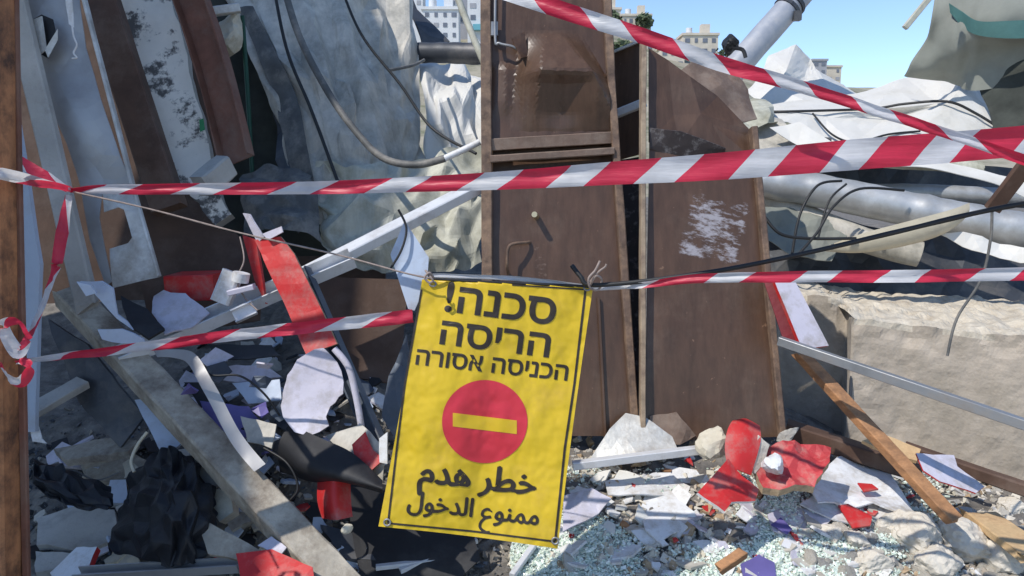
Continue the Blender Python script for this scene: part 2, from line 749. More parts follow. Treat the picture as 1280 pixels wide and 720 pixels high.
m_galvlight = M('scuffed_metal', (.60, .60, .57), .55, .35, var=.25, scale=9, bump=.25, dirt=(.35, .32, .28), damt=.5, dscale=6)
m_cement = M('cement_strip', (.47, .45, .41), .95, var=.3, scale=12, bump=.6, bscale=60, dirt=(.2, .19, .17), damt=.45)
m_bluepanel = M('blue_grey_panel', (.36, .42, .50), .55, var=.12, scale=3, bump=.05, dirt=(.3, .3, .31), damt=.3)
m_tarp = M('grey_white_tarp', (.55, .51, .435), .65, var=.18, scale=3, bump=.3, bscale=18, dirt=(.26, .25, .215), damt=.5, dscale=2.6, streak=.2)
m_tarp2 = M('dusty_pale_tarp', (.52, .51, .42), .7, var=.2, scale=4, bump=.3, bscale=22, dirt=(.27, .26, .19), damt=.5, dscale=3, streak=.18)
m_whitesheet = M('white_coated_sheet', (.66, .64, .59), .55, var=.08, scale=3, bump=.15, bscale=14, dirt=(.55, .52, .45), damt=.38, dscale=3)
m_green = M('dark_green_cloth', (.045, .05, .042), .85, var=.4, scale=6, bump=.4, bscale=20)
m_black = M('black_plastic', (.016, .016, .018), .6, var=.3, scale=6, bump=.3, bscale=14, dirt=(.05, .05, .05), damt=.2)
m_blackbag = M('black_bag_film', (.011, .012, .015), .55, var=.3, scale=6, bump=.6, bscale=9)
m_cable = M('black_cable', (.02, .02, .02), .5, var=.3, bump=.1)
m_hose = M('grey_black_hose', (.10, .10, .095), .6, var=.3, scale=14, bump=.1, dirt=(.25, .23, .2), damt=.4, dscale=8)
m_concrete = M('broken_concrete', (.45, .385, .31), .95, var=.2, scale=7, bump=.75, bscale=45, dirt=(.32, .275, .215), damt=.45, dscale=3)
m_concretetop = M('fresh_broken_concrete', (.56, .50, .40), .95, var=.22, scale=16, bump=1.0, bscale=50, dirt=(.40, .34, .26), damt=.4, dscale=9)
m_foam = M('cream_foam', (.58, .53, .42), .95, var=.15, scale=8, bump=.6, bscale=40, dirt=(.3, .27, .2), damt=.3, dscale=7)
m_rock = M('pale_rubble_stone', (.66, .605, .51), .95, var=.22, scale=9, bump=.9, bscale=50, dirt=(.32, .28, .22), damt=.4, dscale=9)
m_rock2 = M('grey_rubble_stone', (.45, .43, .39), .95, var=.22, scale=9, bump=.9, bscale=55, dirt=(.24, .22, .19), damt=.4, dscale=9)
m_white = M('white_board', (.70, .70, .70), .5, var=.08, scale=4, bump=.12, dirt=(.45, .41, .35), damt=.42, dscale=13)
m_lav = M('lavender_white_board', (.54, .515, .585), .55, var=.12, scale=4, bump=.12, dirt=(.36, .33, .32), damt=.42, dscale=11)
m_bluewhite = M('pale_blue_board', (.46, .53, .64), .5, var=.12, scale=4, bump=.08, dirt=(.33, .34, .37), damt=.3, dscale=6)
m_red = M('red_laminate', (.52, .024, .024), .5, var=.12, scale=5, bump=.08, dirt=(.40, .14, .12), damt=.38, dscale=12)
m_redpale = M('torn_red_paper', (.50, .05, .055), .6, var=.25, scale=8, bump=.3, dirt=(.42, .22, .18), damt=.35, dscale=16)
m_purple = M('purple_laminate', (.13, .11, .30), .45, var=.2, scale=5, bump=.05)
m_chip = M('chipboard_core', (.40, .29, .18), .9, var=.4, scale=40, bump=.6)
m_wood = M('orange_brown_wood', (.40, .20, .09), .75, var=.35, scale=9, bump=.4, bscale=50, stretch=(1.5, 1.5, 6), dirt=(.22, .12, .065), damt=.45, dscale=12)
m_woodpale = M('pale_split_wood', (.58, .40, .21), .8, var=.3, scale=10, bump=.4, dirt=(.40, .25, .13), damt=.4, dscale=9)
m_beam = M('weathered_timber', (.42, .375, .30), .85, var=.3, scale=10, bump=.5, bscale=60, dirt=(.17, .135, .10), damt=.5, dscale=6)
m_alu = M('white_aluminium', (.66, .67, .68), .42, .15, var=.1, scale=6, bump=.08, dirt=(.42, .40, .38), damt=.35, dscale=5)
m_steel = M('grey_steel_tube', (.30, .31, .32), .45, .55, var=.2, scale=8, bump=.1, dirt=(.3, .27, .24), damt=.35, dscale=8)
m_pipe = M('zinc_pipe', (.47, .48, .48), .48, .5, var=.2, scale=6, bump=.12, bscale=20, dirt=(.34, .33, .31), damt=.45, dscale=4)
m_pole = M('grey_painted_pole', (.36, .38, .42), .5, .2, var=.15, scale=6, bump=.1, dirt=(.5, .48, .45), damt=.3)
m_tent = M('grey_green_tent_cloth', (.27, .28, .24), .8, var=.15, scale=3, bump=.3, bscale=20, dirt=(.22, .22, .19), damt=.4, dscale=2)
m_teal = M('teal_band_cloth', (.06, .15, .14), .7, var=.2, bump=.2)
m_gutter = M('cream_plastic', (.55, .49, .36), .5, var=.15, scale=5, bump=.1, dirt=(.4, .35, .27), damt=.4)
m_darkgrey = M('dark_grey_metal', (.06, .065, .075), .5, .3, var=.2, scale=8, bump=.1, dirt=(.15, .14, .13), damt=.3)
m_slate = M('slate_blue_steel', (.08, .10, .13), .5, .2, var=.2, scale=8, bump=.1, dirt=(.2, .2, .2), damt=.3)
m_cord = M('pale_twine', (.30, .24, .21), .9, var=.3, scale=60, bump=.3)
m_brass = M('bare_brass', (.6, .48, .28), .35, .8, var=.1, bump=0)
m_limestone = M('city_limestone', (.62, .55, .45), .9, var=.12, scale=.4, bump=0, dirt=(.5, .44, .36), damt=.35, dscale=.3)
m_citywhite = M('city_white_wall', (.66, .66, .66), .9, var=.08, scale=.4, bump=0)
m_citygrey = M('city_grey_wall', (.36, .36, .38), .9, var=.1, scale=.4, bump=0)
m_window = M('window_dark', (.16, .17, .20), .2, var=.2, scale=1, bump=0)
m_tealpanel = M('teal_panel', (.16, .42, .48), .6, var=.1, bump=0)
m_hill = M('dry_hillside', (.36, .32, .24), 1.0, var=.3, scale=.12, bump=0, dirt=(.12, .13, .07), damt=.5, dscale=.2)
m_leaf = M('tree_leaf', (.09, .115, .06), .9, var=.4, scale=1, bump=0)
m_signyellow = M('yellow_vinyl', (.77, .53, .024), .4, var=.07, scale=5, bump=.15, bscale=11, dirt=(.68, .45, .05), damt=.25, dscale=6)
m_ink = M('black_brown_ink', (.028, .020, .014), .5, var=.15, scale=9, bump=0)
m_signred = M('sign_red_print', (.55, .028, .045), .42, var=.06, scale=6, bump=.1, bscale=9)


def tape_material():
    m = bpy.data.materials.new('barrier_tape_stripes')
    N, L, b = nt(m)
    uv = N.new('ShaderNodeUVMap')
    sx = N.new('ShaderNodeSeparateXYZ')
    L.new(uv.outputs[0], sx.inputs[0])
    fr = N.new('ShaderNodeMath')
    fr.operation = 'FRACT'
    L.new(sx.outputs[0], fr.inputs[0])
    lt = N.new('ShaderNodeMath')
    lt.operation = 'LESS_THAN'
    lt.inputs[1].default_value = .56
    L.new(fr.outputs[0], lt.inputs[0])
    mx = N.new('ShaderNodeMix')
    mx.data_type = 'RGBA'
    L.new(lt.outputs[0], mx.inputs[0])
    mx.inputs[6].default_value = (.72, .72, .73, 1)
    mx.inputs[7].default_value = (.70, .034, .08, 1)
    tc = N.new('ShaderNodeTexCoord')
    nz = N.new('ShaderNodeTexNoise')
    nz.inputs['Scale'].default_value = 14
    nz.inputs['Detail'].default_value = 5
    L.new(tc.outputs['Object'], nz.inputs['Vector'])
    hs = N.new('ShaderNodeHueSaturation')
    mr = N.new('ShaderNodeMapRange')
    mr.inputs[1].default_value = .3
    mr.inputs[2].default_value = .7
    mr.inputs[3].default_value = .82
    mr.inputs[4].default_value = 1.08
    L.new(nz.outputs['Fac'], mr.inputs[0])
    L.new(mr.outputs[0], hs.inputs['Value'])
    L.new(mx.outputs[2], hs.inputs['Color'])
    L.new(hs.outputs[0], b.inputs['Base Color'])
    b.inputs['Roughness'].default_value = .42
    bp = N.new('ShaderNodeBump')
    bp.inputs['Strength'].default_value = .35
    bp.inputs['Distance'].default_value = .01
    mp = N.new('ShaderNodeMapping')
    mp.inputs['Scale'].default_value = (5, 5, 45)
    L.new(tc.outputs['Object'], mp.inputs[0])
    n2 = N.new('ShaderNodeTexNoise')
    n2.inputs['Scale'].default_value = 1.5
    n2.inputs['Detail'].default_value = 3
    L.new(mp.outputs[0], n2.inputs['Vector'])
    L.new(n2.outputs['Fac'], bp.inputs['Height'])
    L.new(bp.outputs[0], b.inputs['Normal'])
    tr = N.new('ShaderNodeBsdfTranslucent')
    L.new(hs.outputs[0], tr.inputs['Color'])
    ms = N.new('ShaderNodeMixShader')
    ms.inputs[0].default_value = .4
    L.new(b.outputs[0], ms.inputs[1])
    L.new(tr.outputs[0], ms.inputs[2])
    L.new(ms.outputs[0], N['Material Output'].inputs[0])
    return m


m_tape = tape_material()


def translucent(m, f):
    N, L = m.node_tree.nodes, m.node_tree.links
    b = N['Principled BSDF']
    tr = N.new('ShaderNodeBsdfTranslucent')
    src = b.inputs['Base Color'].links[0].from_socket
    L.new(src, tr.inputs['Color'])
    ms = N.new('ShaderNodeMixShader')
    ms.inputs[0].default_value = f
    L.new(b.outputs[0], ms.inputs[1])
    L.new(tr.outputs[0], ms.inputs[2])
    L.new(ms.outputs[0], N['Material Output'].inputs[0])


translucent(m_signyellow, .22)
translucent(m_tent, .12)


def scuffed(name, base, mark, boxuv, nscale=(18, 60, 18), thr=.52):
    """paint with torn poster remains inside one rectangle of the panel's UV"""
    m = base.copy()
    m.name = name
    N, L = m.node_tree.nodes, m.node_tree.links
    b = N['Principled BSDF']
    src = b.inputs['Base Color'].links[0].from_socket
    uv = N.new('ShaderNodeUVMap')
    sx = N.new('ShaderNodeSeparateXYZ')
    L.new(uv.outputs[0], sx.inputs[0])

    def band(o, a, c):
        mr = N.new('ShaderNodeMapRange')
        mr.interpolation_type = 'SMOOTHSTEP'
        mid, half = (a + c) / 2, abs(c - a) / 2
        ad = N.new('ShaderNodeMath')
        ad.operation = 'SUBTRACT'
        ad.inputs[1].default_value = mid
        L.new(o, ad.inputs[0])
        ab = N.new('ShaderNodeMath')
        ab.operation = 'ABSOLUTE'
        L.new(ad.outputs[0], ab.inputs[0])
        mr.inputs[1].default_value = half
        mr.inputs[2].default_value = half * .5
        L.new(ab.outputs[0], mr.inputs[0])
        return mr.outputs[0]
    b1, b2 = band(sx.outputs[0], boxuv[0], boxuv[2]), band(sx.outputs[1], boxuv[1], boxuv[3])
    mu = N.new('ShaderNodeMath')
    mu.operation = 'MULTIPLY'
    L.new(b1, mu.inputs[0])
    L.new(b2, mu.inputs[1])
    mp = N.new('ShaderNodeMapping')
    mp.inputs['Rotation'].default_value = (0, 0, .35)
    mp.inputs['Scale'].default_value = nscale
    L.new(uv.outputs[0], mp.inputs[0])
    nz = N.new('ShaderNodeTexNoise')
    nz.inputs['Scale'].default_value = 1.0
    nz.inputs['Detail'].default_value = 6
    nz.inputs['Roughness'].default_value = .75
    L.new(mp.outputs[0], nz.inputs['Vector'])
    m2 = N.new('ShaderNodeMath')
    m2.operation = 'MULTIPLY'
    L.new(mu.outputs[0], m2.inputs[0])
    L.new(nz.outputs['Fac'], m2.inputs[1])
    rp = N.new('ShaderNodeValToRGB')
    rp.color_ramp.elements[0].position = thr
    rp.color_ramp.elements[1].position = thr + .1
    L.new(m2.outputs[0], rp.inputs[0])
    mx = N.new('ShaderNodeMix')
    mx.data_type = 'RGBA'
    L.new(rp.outputs[0], mx.inputs[0])
    L.new(src, mx.inputs[6])
    mx.inputs[7].default_value = (*mark, 1)
    L.new(mx.outputs[2], b.inputs['Base Color'])
    return m


# ------------------------------------------------------------------ ground and hill
def ground():
    xs = [-600, -250, -100, -40, -15, -8, -5, -3.5, -2.7] + [-2.2 + .028 * i for i in range(185)] + [3.4, 4.2, 6, 9, 15, 40, 100, 250, 600]
    ys = [-200, -60, -20, -6, -1, .5, 1.3] + [1.8 + .03 * i for i in range(100)] + [5, 5.4, 5.8, 6.3, 7, 7.8, 8.6, 9.5, 11, 13, 20, 40, 80, 150, 320, 700]
    vs, fs = [], []
    for y in ys:
        for x in xs:
            z = gz(x, y)
            if -2.3 < x < 3.1 and 1.7 < y < 4.9:
                p = V((x, y, 0))
                z += .030 * noise.noise(p * 7) + .020 * abs(noise.noise(p * 17 + V((3, 3, 3)))) + .012 * noise.noise(p * 34)
            vs.append(V((x, y, z)))
    W = len(xs)
    for j in range(len(ys) - 1):
        for i in range(W - 1):
            fs.append([j * W + i, j * W + i + 1, (j + 1) * W + i + 1, (j + 1) * W + i])
    o = mesh_obj('ground', G().add(vs, fs), m_ground, False, V((0, 0, 0)))
    o['kind'] = 'structure'


ground()


def bounce_floor():  # unseen pale floor added to bounce warm light into the left shade
    vs, fs = [], []
    xs = [-3.9 + .6 * i for i in range(12)] + [4, 6, 9, 14, 20]
    ys = [-14, -10, -7, -5, -4, -3, -2, -1, -.4, .2, .8, 1.3, 1.62]
    for y in ys:
        for x in xs:
            vs.append(V((x, y + (.12 * noise.noise(V((x * 2, 0, 0))) if y > 1.5 else 0), .055 + gz(x, y) * .0 + max(0, gz(x, y) - .02) * 1.0)))
    W = len(xs)
    fs = [[j * W + i, j * W + i + 1, (j + 1) * W + i + 1, (j + 1) * W + i] for j in range(len(ys) - 1) for i in range(W - 1)]
    o = mesh_obj('bounce_floor', G().add(vs, fs), m_bounce, True, V((0, 0, 0)))
    o['kind'] = 'structure'


m_bounce = M('pale_bounce_paving', (.50, .45, .375), .95, var=.2, scale=3, bump=.4, dirt=(.36, .32, .27), damt=.4)
bounce_floor()


def hz(x, y):
    e = lerp(.185, .112, sm(5, 85, x))          # slope of the skyline as seen from the camera
    crest = 1.5 + 215 * e
    t = sm(40, 225, y)
    return crest * t * (1 - .5 * sm(230, 500, y)) - 1.5 + 2.0 * noise.noise(V((x * .03, y * .03, 0))) * t


def hill():
    xs = [-400 + 20 * i for i in range(17)] + [-70 + 4 * i for i in range(55)] + [160 + 30 * i for i in range(12)]
    ys = [40 + 6 * i for i in range(36)] + [270, 310, 380, 460, 560]
    vs = [V((x, y, hz(x, y))) for y in ys for x in xs]
    W = len(xs)
    fs = [[j * W + i, j * W + i + 1, (j + 1) * W + i + 1, (j + 1) * W + i] for j in range(len(ys) - 1) for i in range(W - 1)]
    o = mesh_obj('hill', G().add(vs, fs), m_hill, True, V((0, 0, 0)))
    o['kind'] = 'structure'


hill()


def building(px0, px1, pytop, pybot, Y, mat, label, floors, bays, roofbits=True, panel=None, seed=0):
    a, b = P(px0, pytop, Y), P(px1, pytop, Y)
    zb = P(px0, pybot, Y).z
    zt = a.z
    wd = b.x - a.x
    dp = wd * .8
    cx, cy = (a.x + b.x) / 2, Y + dp / 2
    wall = box((cx, cy, (zt + zb - 14) / 2), (wd, dp, zt - zb + 14))
    fh = (zt - zb) / floors
    parts = [('wall', wall, mat, False)]
    rnd = random.Random(seed)
    for f in range(floors):
        for k in range(bays):
            if rnd.random() < .12:
                continue
            wx = a.x + wd * (k + .5) / bays
            wz = zb + fh * (f + .5)
            ww = wd / bays * rnd.choice((.35, .45, .55))
            parts.append(('window', box((wx, Y - .02, wz), (ww, .12, fh * .42)), m_window if rnd.random() < .75 else m_citygrey, False))
    parts.append(('roof', box((cx, cy, zt + .25), (wd + .5, dp + .5, .5)), mat, False))
    if roofbits:
        parts.append(('stair_tower', box((cx + wd * .2, cy, zt + 1.6), (wd * .25, dp * .3, 2.2)), mat, False))
        parts.append(('water_tank', tube([(cx - wd * .25, cy, zt + .5), (cx - wd * .25, cy, zt + 2.0)], .7, 10, 2), m_citywhite, True))
    if panel:
        parts.append(('balcony', box((a.x + wd * panel, Y - .5, zb + fh * 1.6), (wd * .35, 1.0, fh * .5)), m_tealpanel, False))
    thing('apartment_building', label, 'building', parts, 'apartment blocks on the hillside', V((cx, cy, zb)))


building(486, 528, -30, 36, 150, m_citywhite, 'white apartment block at the left end of the hillside view, above the tarp', 5, 4, seed=1)
building(528, 573, 12, 50, 140, m_citywhite, 'low white block with many windows on the hill, nearest the rolled pipe', 3, 4, seed=2)
building(560, 592, -24, 30, 165, m_citygrey, 'grey apartment tower with a teal balcony on the hill left of the tall door', 5, 3, panel=.35, seed=3)
building(584, 640, -15, 58, 155, m_citywhite, 'white apartment block partly hidden by the left edge of the tall door', 5, 4, panel=.3, seed=4)
building(744, 776, 12, 46, 190, m_limestone, 'limestone building on the ridge, immediately right of the tall door', 3, 3, seed=5)
building(778, 814, 20, 44, 185, m_limestone, 'wide limestone building with flat roof on the ridge behind the striped tape', 2, 5, seed=6)
building(790, 826, 52, 78, 160, m_limestone, 'lower limestone house on the slope above the right brown door', 2, 4, roofbits=False, seed=7)
building(854, 898, 44, 70, 175, m_limestone, 'sandy square building standing alone on the ridge left of the grey pole', 2, 4, seed=8)
building(826, 856, 60, 86, 150, m_limestone, 'small sandy house low on the slope between the flat roofs', 2, 3, roofbits=False, seed=9)
building(1016, 1034, 76, 112, 210, m_citygrey, 'distant grey tower peeking over the white crumpled sheet', 4, 2, roofbits=False, seed=10)
building(1034, 1052, 84, 112, 215, m_limestone, 'distant reddish block beside the grey tower above the white sheet', 3, 2, roofbits=False, seed=11)
rt = random.Random(4)
for (px, py, Y, h_) in ((762, 24, 187, 4.5), (770, 26, 186, 3.5), (806, 26, 183, 4), (835, 62, 158, 4), (846, 66, 158, 3), (905, 72, 170, 4.5), (776, 60, 150, 3.5), (760, 62, 150, 3)):
    b = P(px, py, Y)
    tr = tube([b - V((0, 0, h_)), b], .25, 6, 2)
    cr = G()
    for _ in range(150):
        q = V((rt.gauss(0, 1), rt.gauss(0, 1), rt.gauss(0, .8)))
        q = q.normalized() * rt.random() ** .4 * h_ * .5
        d1 = V((rt.gauss(0, 1), rt.gauss(0, 1), rt.gauss(0, 1))).normalized() * .45
        d2 = d1.orthogonal() * .9
        c = b + q
        cr.add([c - d1, c - d2, c + d1, c + d2], [[0, 1, 2, 3]])
    thing('tree', 'small dark tree between the houses on the far ridge', 'tree', [('trunk', tr, m_leaf, True), ('crown', cr, m_leaf, False)], 'trees on the ridge')

# ------------------------------------------------------------------ left: post with added shade wall, standing panels, beams
BL = P(14, 700, 1.9)
post = sweep(rect(.055, .09, .006), P(8, 900, 1.9), P(-10, -420, 1.9), (0, 1, 0), 14, .02, 3)
strip_ = sweep(rect(.018, .016, .003), P(37, 900, 1.93), P(9, -420, 1.93), (0, 1, 0), 10, .02, 5)
# added unseen wall left of view, top shaped to shade the low left
prof_ = [(-.7, 5.5), (.5, 5.6), (.85, 6.15), (1.25, 6.9), (1.7, 7.5), (3.7, 7.6)]
wl = []
for (y, h_) in prof_:
    wl.append([V((-4.0, y, -.1)), V((-4.0, y, h_)), V((-4.35, y, h_)), V((-4.35, y, -.1))])
g = G()
for a, b in zip(wl[:-1], wl[1:]):
    for k in range(4):
        m = (k + 1) % 4
        g.add([a[k], b[k], b[m], a[m]], [[0, 1, 2, 3]])
g.add(wl[0], [[0, 1, 2, 3]]).add(wl[-1], [[3, 2, 1, 0]])
armc = sweep(rect(.06, .06), V((-1.33, 1.95, 2.72)), V((-4.0, 1.95, 2.72)))  # unseen arm added to join the post to the shade wall
thing('post_and_shade_wall', 'rusty brown upright post at the far left edge, with an added unseen shade wall', 'post',
      [('post', post, m_rust, False), ('edge_strip', strip_, m_redbrown, False), ('shade_wall', g, m_citywhite, False), ('bracket', armc, m_brownbeam, False)])

solo('grey_board', plate(pp([(10, 150, 2.6), (22, 150, 2.6), (50, 330, 2.5), (44, 540, 2.45), (14, 540, 2.45)]), .015, .08), m_bluepanel,
     'smooth blue grey board standing right behind the rusty left post', 'panel')
solo('cement_strip', sweep(rect(.075, .04, .006), P(-2, -90, 3.0), P(110, 385, 2.75), (0, -1, .2), 14, .02, 7, ends=.02), m_cement,
     'long rough grey cement covered strip leaning beside the metal sheet', 'plank')
# galvanized frame with cut-outs
def gal():
    g = G()
    up = plate(pp([(62, -60, 3.1), (92, -60, 3.1), (108, 60, 3.05), (150, 195, 2.95), (168, 240, 2.93), (128, 240, 2.93), (100, 232, 2.93), (84, 180, 2.95), (46, 90, 3.0), (26, -60, 3.1)]), .004, .05, 0, .03, 3, seed=3)
    l1 = plate(pp([(100, 232, 2.93), (128, 240, 2.93), (124, 272, 2.9), (131, 310, 2.88), (140, 352, 2.85), (132, 357, 2.85), (112, 300, 2.88)]), .004, .05, seed=4)
    l2 = plate(pp([(128, 240, 2.93), (168, 240, 2.93), (200, 346, 2.85), (141, 360, 2.85), (137, 311, 2.88), (160, 304, 2.88), (165, 297, 2.88), (155, 262, 2.9), (148, 259, 2.9), (130, 265, 2.9)]), .004, .04, seed=5)
    fl = sweep(rect(.012, .028, .002), P(90, -60, 3.08), P(166, 232, 2.92), (0, -1, .3), 8, .02, 5)
    fl2 = sweep(rect(.010, .022, .002), P(166, 232, 2.92), P(199, 345, 2.84), (0, -1, .3), 4, .02, 6)
    br = plate(pp([(40, 25, 2.97), (52, 20, 2.96), (58, 62, 2.95), (50, 68, 2.95)]), .004, .05)
    br2 = plate(pp([(56, 62, 2.95), (72, 36, 2.96), (72, 50, 2.96), (60, 72, 2.95)]), .004, .05)
    ho = plate(pp([(35, 28, 2.985), (52, 18, 2.985), (66, 24, 2.985), (71, 46, 2.975), (60, 73, 2.965), (48, 66, 2.97)]), .003, .05)  # black plate laid over the sheet as the dark of its hole
    thing('galvanized_sheet', 'dented blue grey galvanized metal sheet with square cut-out, leaning left', 'metal sheet',
          [('sheet', up.join(l1), m_galv, False), ('cut_out_plate', l2, m_galvlight, False), ('flange', fl.join(fl2), m_galvlight, False),
           ('hole_shade_plate', ho, m_black, False), ('lock_bracket', br.join(br2), m_galvlight, False)])
gal()
solo('plastic_strand', plate(pp([(76, -40, 2.86), (88, -40, 2.86), (91, 20, 2.85), (92, 34, 2.85), (86, 30, 2.85)]), .003, .03, .003, .006, 8).join(
     tube(pp([(90, 30, 2.85), (92, 45, 2.85), (96, 56, 2.85), (92, 66, 2.85), (96, 72, 2.85), (90, 73, 2.85)]), .003, 6, 5)), m_white,
     'white torn plastic strand dangling over the galvanized sheet', 'plastic strip')
solo('brown_beam', sweep(rect(.13, .08, .006), P(92, -110, 3.55), P(212, 262, 3.25), (0, -1, .3), 10, .01, 4), m_brownbeam,
     'dark brown painted beam leaning left of the peeling plaster panel', 'beam')
solo('plaster_slab', plate(pp([(120, -40, 3.75), (206, -40, 3.75), (238, 90, 3.6), (262, 180, 3.5), (275, 250, 3.4), (290, 268, 3.38), (270, 281, 3.36), (225, 225, 3.42), (180, 110, 3.55)]), .06, .04, .012, .015, 3, seed=2, side=1, crease=.004), [m_plaster, m_cement],
     'leaning slab of cream plaster with dark peeled patches', 'wall slab')
solo('rusty_beam', sweep(uprof(.14, .06, .006), P(196, -110, 3.6), P(296, 200, 3.35), (-.2, -1, .2), 10, .02, 6, bow=(.03, 0, 0)), m_redbrown,
     'bent rusty red brown channel beam right of the plaster slab', 'beam')
solo('concrete_stub', sweep(rect(.10, .09, .008), P(252, 232, 3.2), P(284, 206, 3.3), (0, 0, 1), 4, .04, 2, ends=.01), m_cement,
     'short grey concrete stub resting against the foot of the plaster slab', 'concrete block')
solo('foam_chunk', rock(P(285, 42, 3.85), .12, 44, (1.1, .6, .9)), m_foam, 'cream broken foam chunk wedged at top between rusty beam and tarp', 'foam block')
solo('white_bracket', sweep(rect(.05, .04), P(255, 16, 3.75), P(300, 10, 3.8), (0, 0, 1), 2, .02, 1), m_galvlight, 'small white bracket lying on top of the cream foam chunk', 'bracket')
solo('green_tarp', cloth([pp([(255, -60, 4.4), (300, -60, 4.5), (360, -60, 4.6), (410, -60, 4.6)]), pp([(268, 100, 4.2), (310, 100, 4.35), (350, 100, 4.4), (400, 100, 4.5)]),
     pp([(280, 320, 3.8), (320, 320, 4.0), (370, 320, 4.1), (420, 320, 4.2)])], 12, 16, .03, 3, .02, 3, 5), m_green, 'dark green cloth hanging in the gap left of the pale tarp', 'cloth')
solo('recess_backing', plate(pp([(-250, -260, 5.4), (470, -260, 5.6), (480, 430, 5.0), (-250, 430, 4.8)]), .08, .35, .02, .04, 1), m_board,  # dark backing added so the recess reads as deep shade
     'dark brown wall added to darken the recess behind the leaning beams on the left', 'wall')
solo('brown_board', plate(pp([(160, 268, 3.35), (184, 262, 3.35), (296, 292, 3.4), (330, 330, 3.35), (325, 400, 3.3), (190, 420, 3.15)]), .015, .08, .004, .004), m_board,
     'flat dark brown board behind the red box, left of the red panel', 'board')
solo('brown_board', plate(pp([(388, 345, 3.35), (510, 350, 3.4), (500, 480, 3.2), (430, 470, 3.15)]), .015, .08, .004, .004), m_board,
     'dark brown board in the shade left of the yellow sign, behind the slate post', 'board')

solo('green_pole', tube(pp([(303, 20, 3.9), (311, 140, 3.85), (318, 268, 3.8)]), .011, 8, 5), M('dark_green_paint', (.012, .06, .035), .5), 'thin dark green pole upright in the gap between rusty beam and tarp', 'pole')
solo('green_tag', plate(pp([(249, 150, 3.36), (254, 148, 3.36), (256, 162, 3.36), (250, 165, 3.36)]), .003, .02), M('green_paper', (.02, .18, .07), .6), 'small green paper tag on the right border of the plaster slab', 'tag')
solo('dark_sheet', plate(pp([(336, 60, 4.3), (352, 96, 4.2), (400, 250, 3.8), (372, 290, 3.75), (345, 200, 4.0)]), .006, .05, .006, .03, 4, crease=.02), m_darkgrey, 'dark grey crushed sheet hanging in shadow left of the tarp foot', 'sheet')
solo('crushed_sheet', crumple([pp([(300, 215, 3.75), (340, 205, 3.8), (392, 215, 3.7)]), pp([(300, 250, 3.65), (345, 240, 3.6), (396, 250, 3.62)]), pp([(300, 292, 3.55), (345, 290, 3.5), (400, 300, 3.5)])], 40, .04, 9, sm_=2, fine=.01), m_hose, 'grey crushed sheet lump under the tape left of the pale tarp', 'sheet')
# tarp and crumpled sheets, left centre
solo('grey_tarp', crumple([
    pp([(235, -80, 4.7), (320, -80, 4.6), (420, -80, 4.7), (500, -70, 5.0)]),
    pp([(292, 15, 4.35), (360, 20, 4.3), (440, 20, 4.45), (519, 20, 4.8)]),
    pp([(330, 110, 4.1), (390, 110, 4.0), (462, 110, 4.2), (527, 110, 4.5)]),
    pp([(360, 200, 3.95), (415, 200, 3.85), (475, 190, 4.0), (530, 180, 4.35)]),
    pp([(385, 270, 3.8), (430, 285, 3.7), (490, 260, 3.9), (545, 245, 4.2)])], 130, .062, 11, aniso=.75, fine=.016, sub=4, sm_=1), m_tarp,
    'big grey white tarp sheet hanging in dirty folds behind the hose', 'tarp')
solo('dark_fold', cloth([pp([(300, 10, 4.28), (308, 10, 4.25), (318, 10, 4.24)]), pp([(345, 130, 4.02), (362, 135, 3.97), (372, 130, 3.96)]), pp([(378, 280, 3.72), (392, 275, 3.7), (398, 265, 3.7)])], 6, 14, .02, 4, .015, 4, 3), m_hose,
     'narrow dark grey strip of sheet along the left border of the tarp', 'sheet')
solo('crumpled_tarp', crumple([
    pp([(392, 200, 3.85), (440, 205, 3.78), (500, 200, 3.95), (560, 185, 4.1), (606, 178, 4.15)]),
    pp([(395, 245, 3.75), (445, 240, 3.68), (505, 235, 3.8), (560, 225, 3.95), (606, 220, 4.0)]),
    pp([(398, 285, 3.68), (445, 300, 3.55), (505, 290, 3.65), (560, 280, 3.75), (606, 262, 3.85)]),
    pp([(410, 320, 3.6), (450, 335, 3.5), (505, 340, 3.55), (560, 340, 3.6), (606, 330, 3.7)])], 90, .06, 21, aniso=1.0, fine=.018, sm_=3), m_tarp2,
    'dusty pale crumpled tarp bunched beneath the hose, above the white bar', 'tarp')
solo('white_sheet', crumple([
    pp([(524, 84, 4.9), (560, 78, 4.95), (585, 88, 4.95), (612, 100, 4.9)]),
    pp([(528, 112, 4.5), (560, 112, 4.45), (590, 120, 4.5), (614, 126, 4.6)]),
    pp([(530, 165, 4.4), (560, 160, 4.3), (590, 165, 4.35), (614, 170, 4.4)]),
    pp([(532, 215, 4.25), (560, 215, 4.2), (590, 215, 4.25), (614, 215, 4.3)])], 34, .08, 6, aniso=1.0, fine=.015, sm_=3), m_whitesheet,
    'crumpled white sheet shining beside the tall door edge, below the rolled pipe', 'sheet')
solo('dark_awning', plate(pp([(505, -40, 5.4), (522, 10, 5.2), (562, 52, 5.0), (530, 62, 4.9), (519, 30, 5.0)]), .01, .08, .004, .02), m_darkgrey,
     'dark folded awning scrap at the upper right corner of the grey tarp', 'sheet')
solo('wrapped_pipe', tube(pp([(522, 66, 4.7), (560, 66, 4.6), (606, 68, 4.5)]), .058, 14, 8, .12, 3), m_darkgrey,
     'short dark wrapped pipe lying level left of the tall door', 'pipe')
solo('white_pole', tube(pp([(558, -40, 4.3), (585, 30, 4.2), (608, 86, 4.1)]), .018, 10, 4), m_tarp2, 'slim pale pole slanting down to the tall door top left', 'pole')
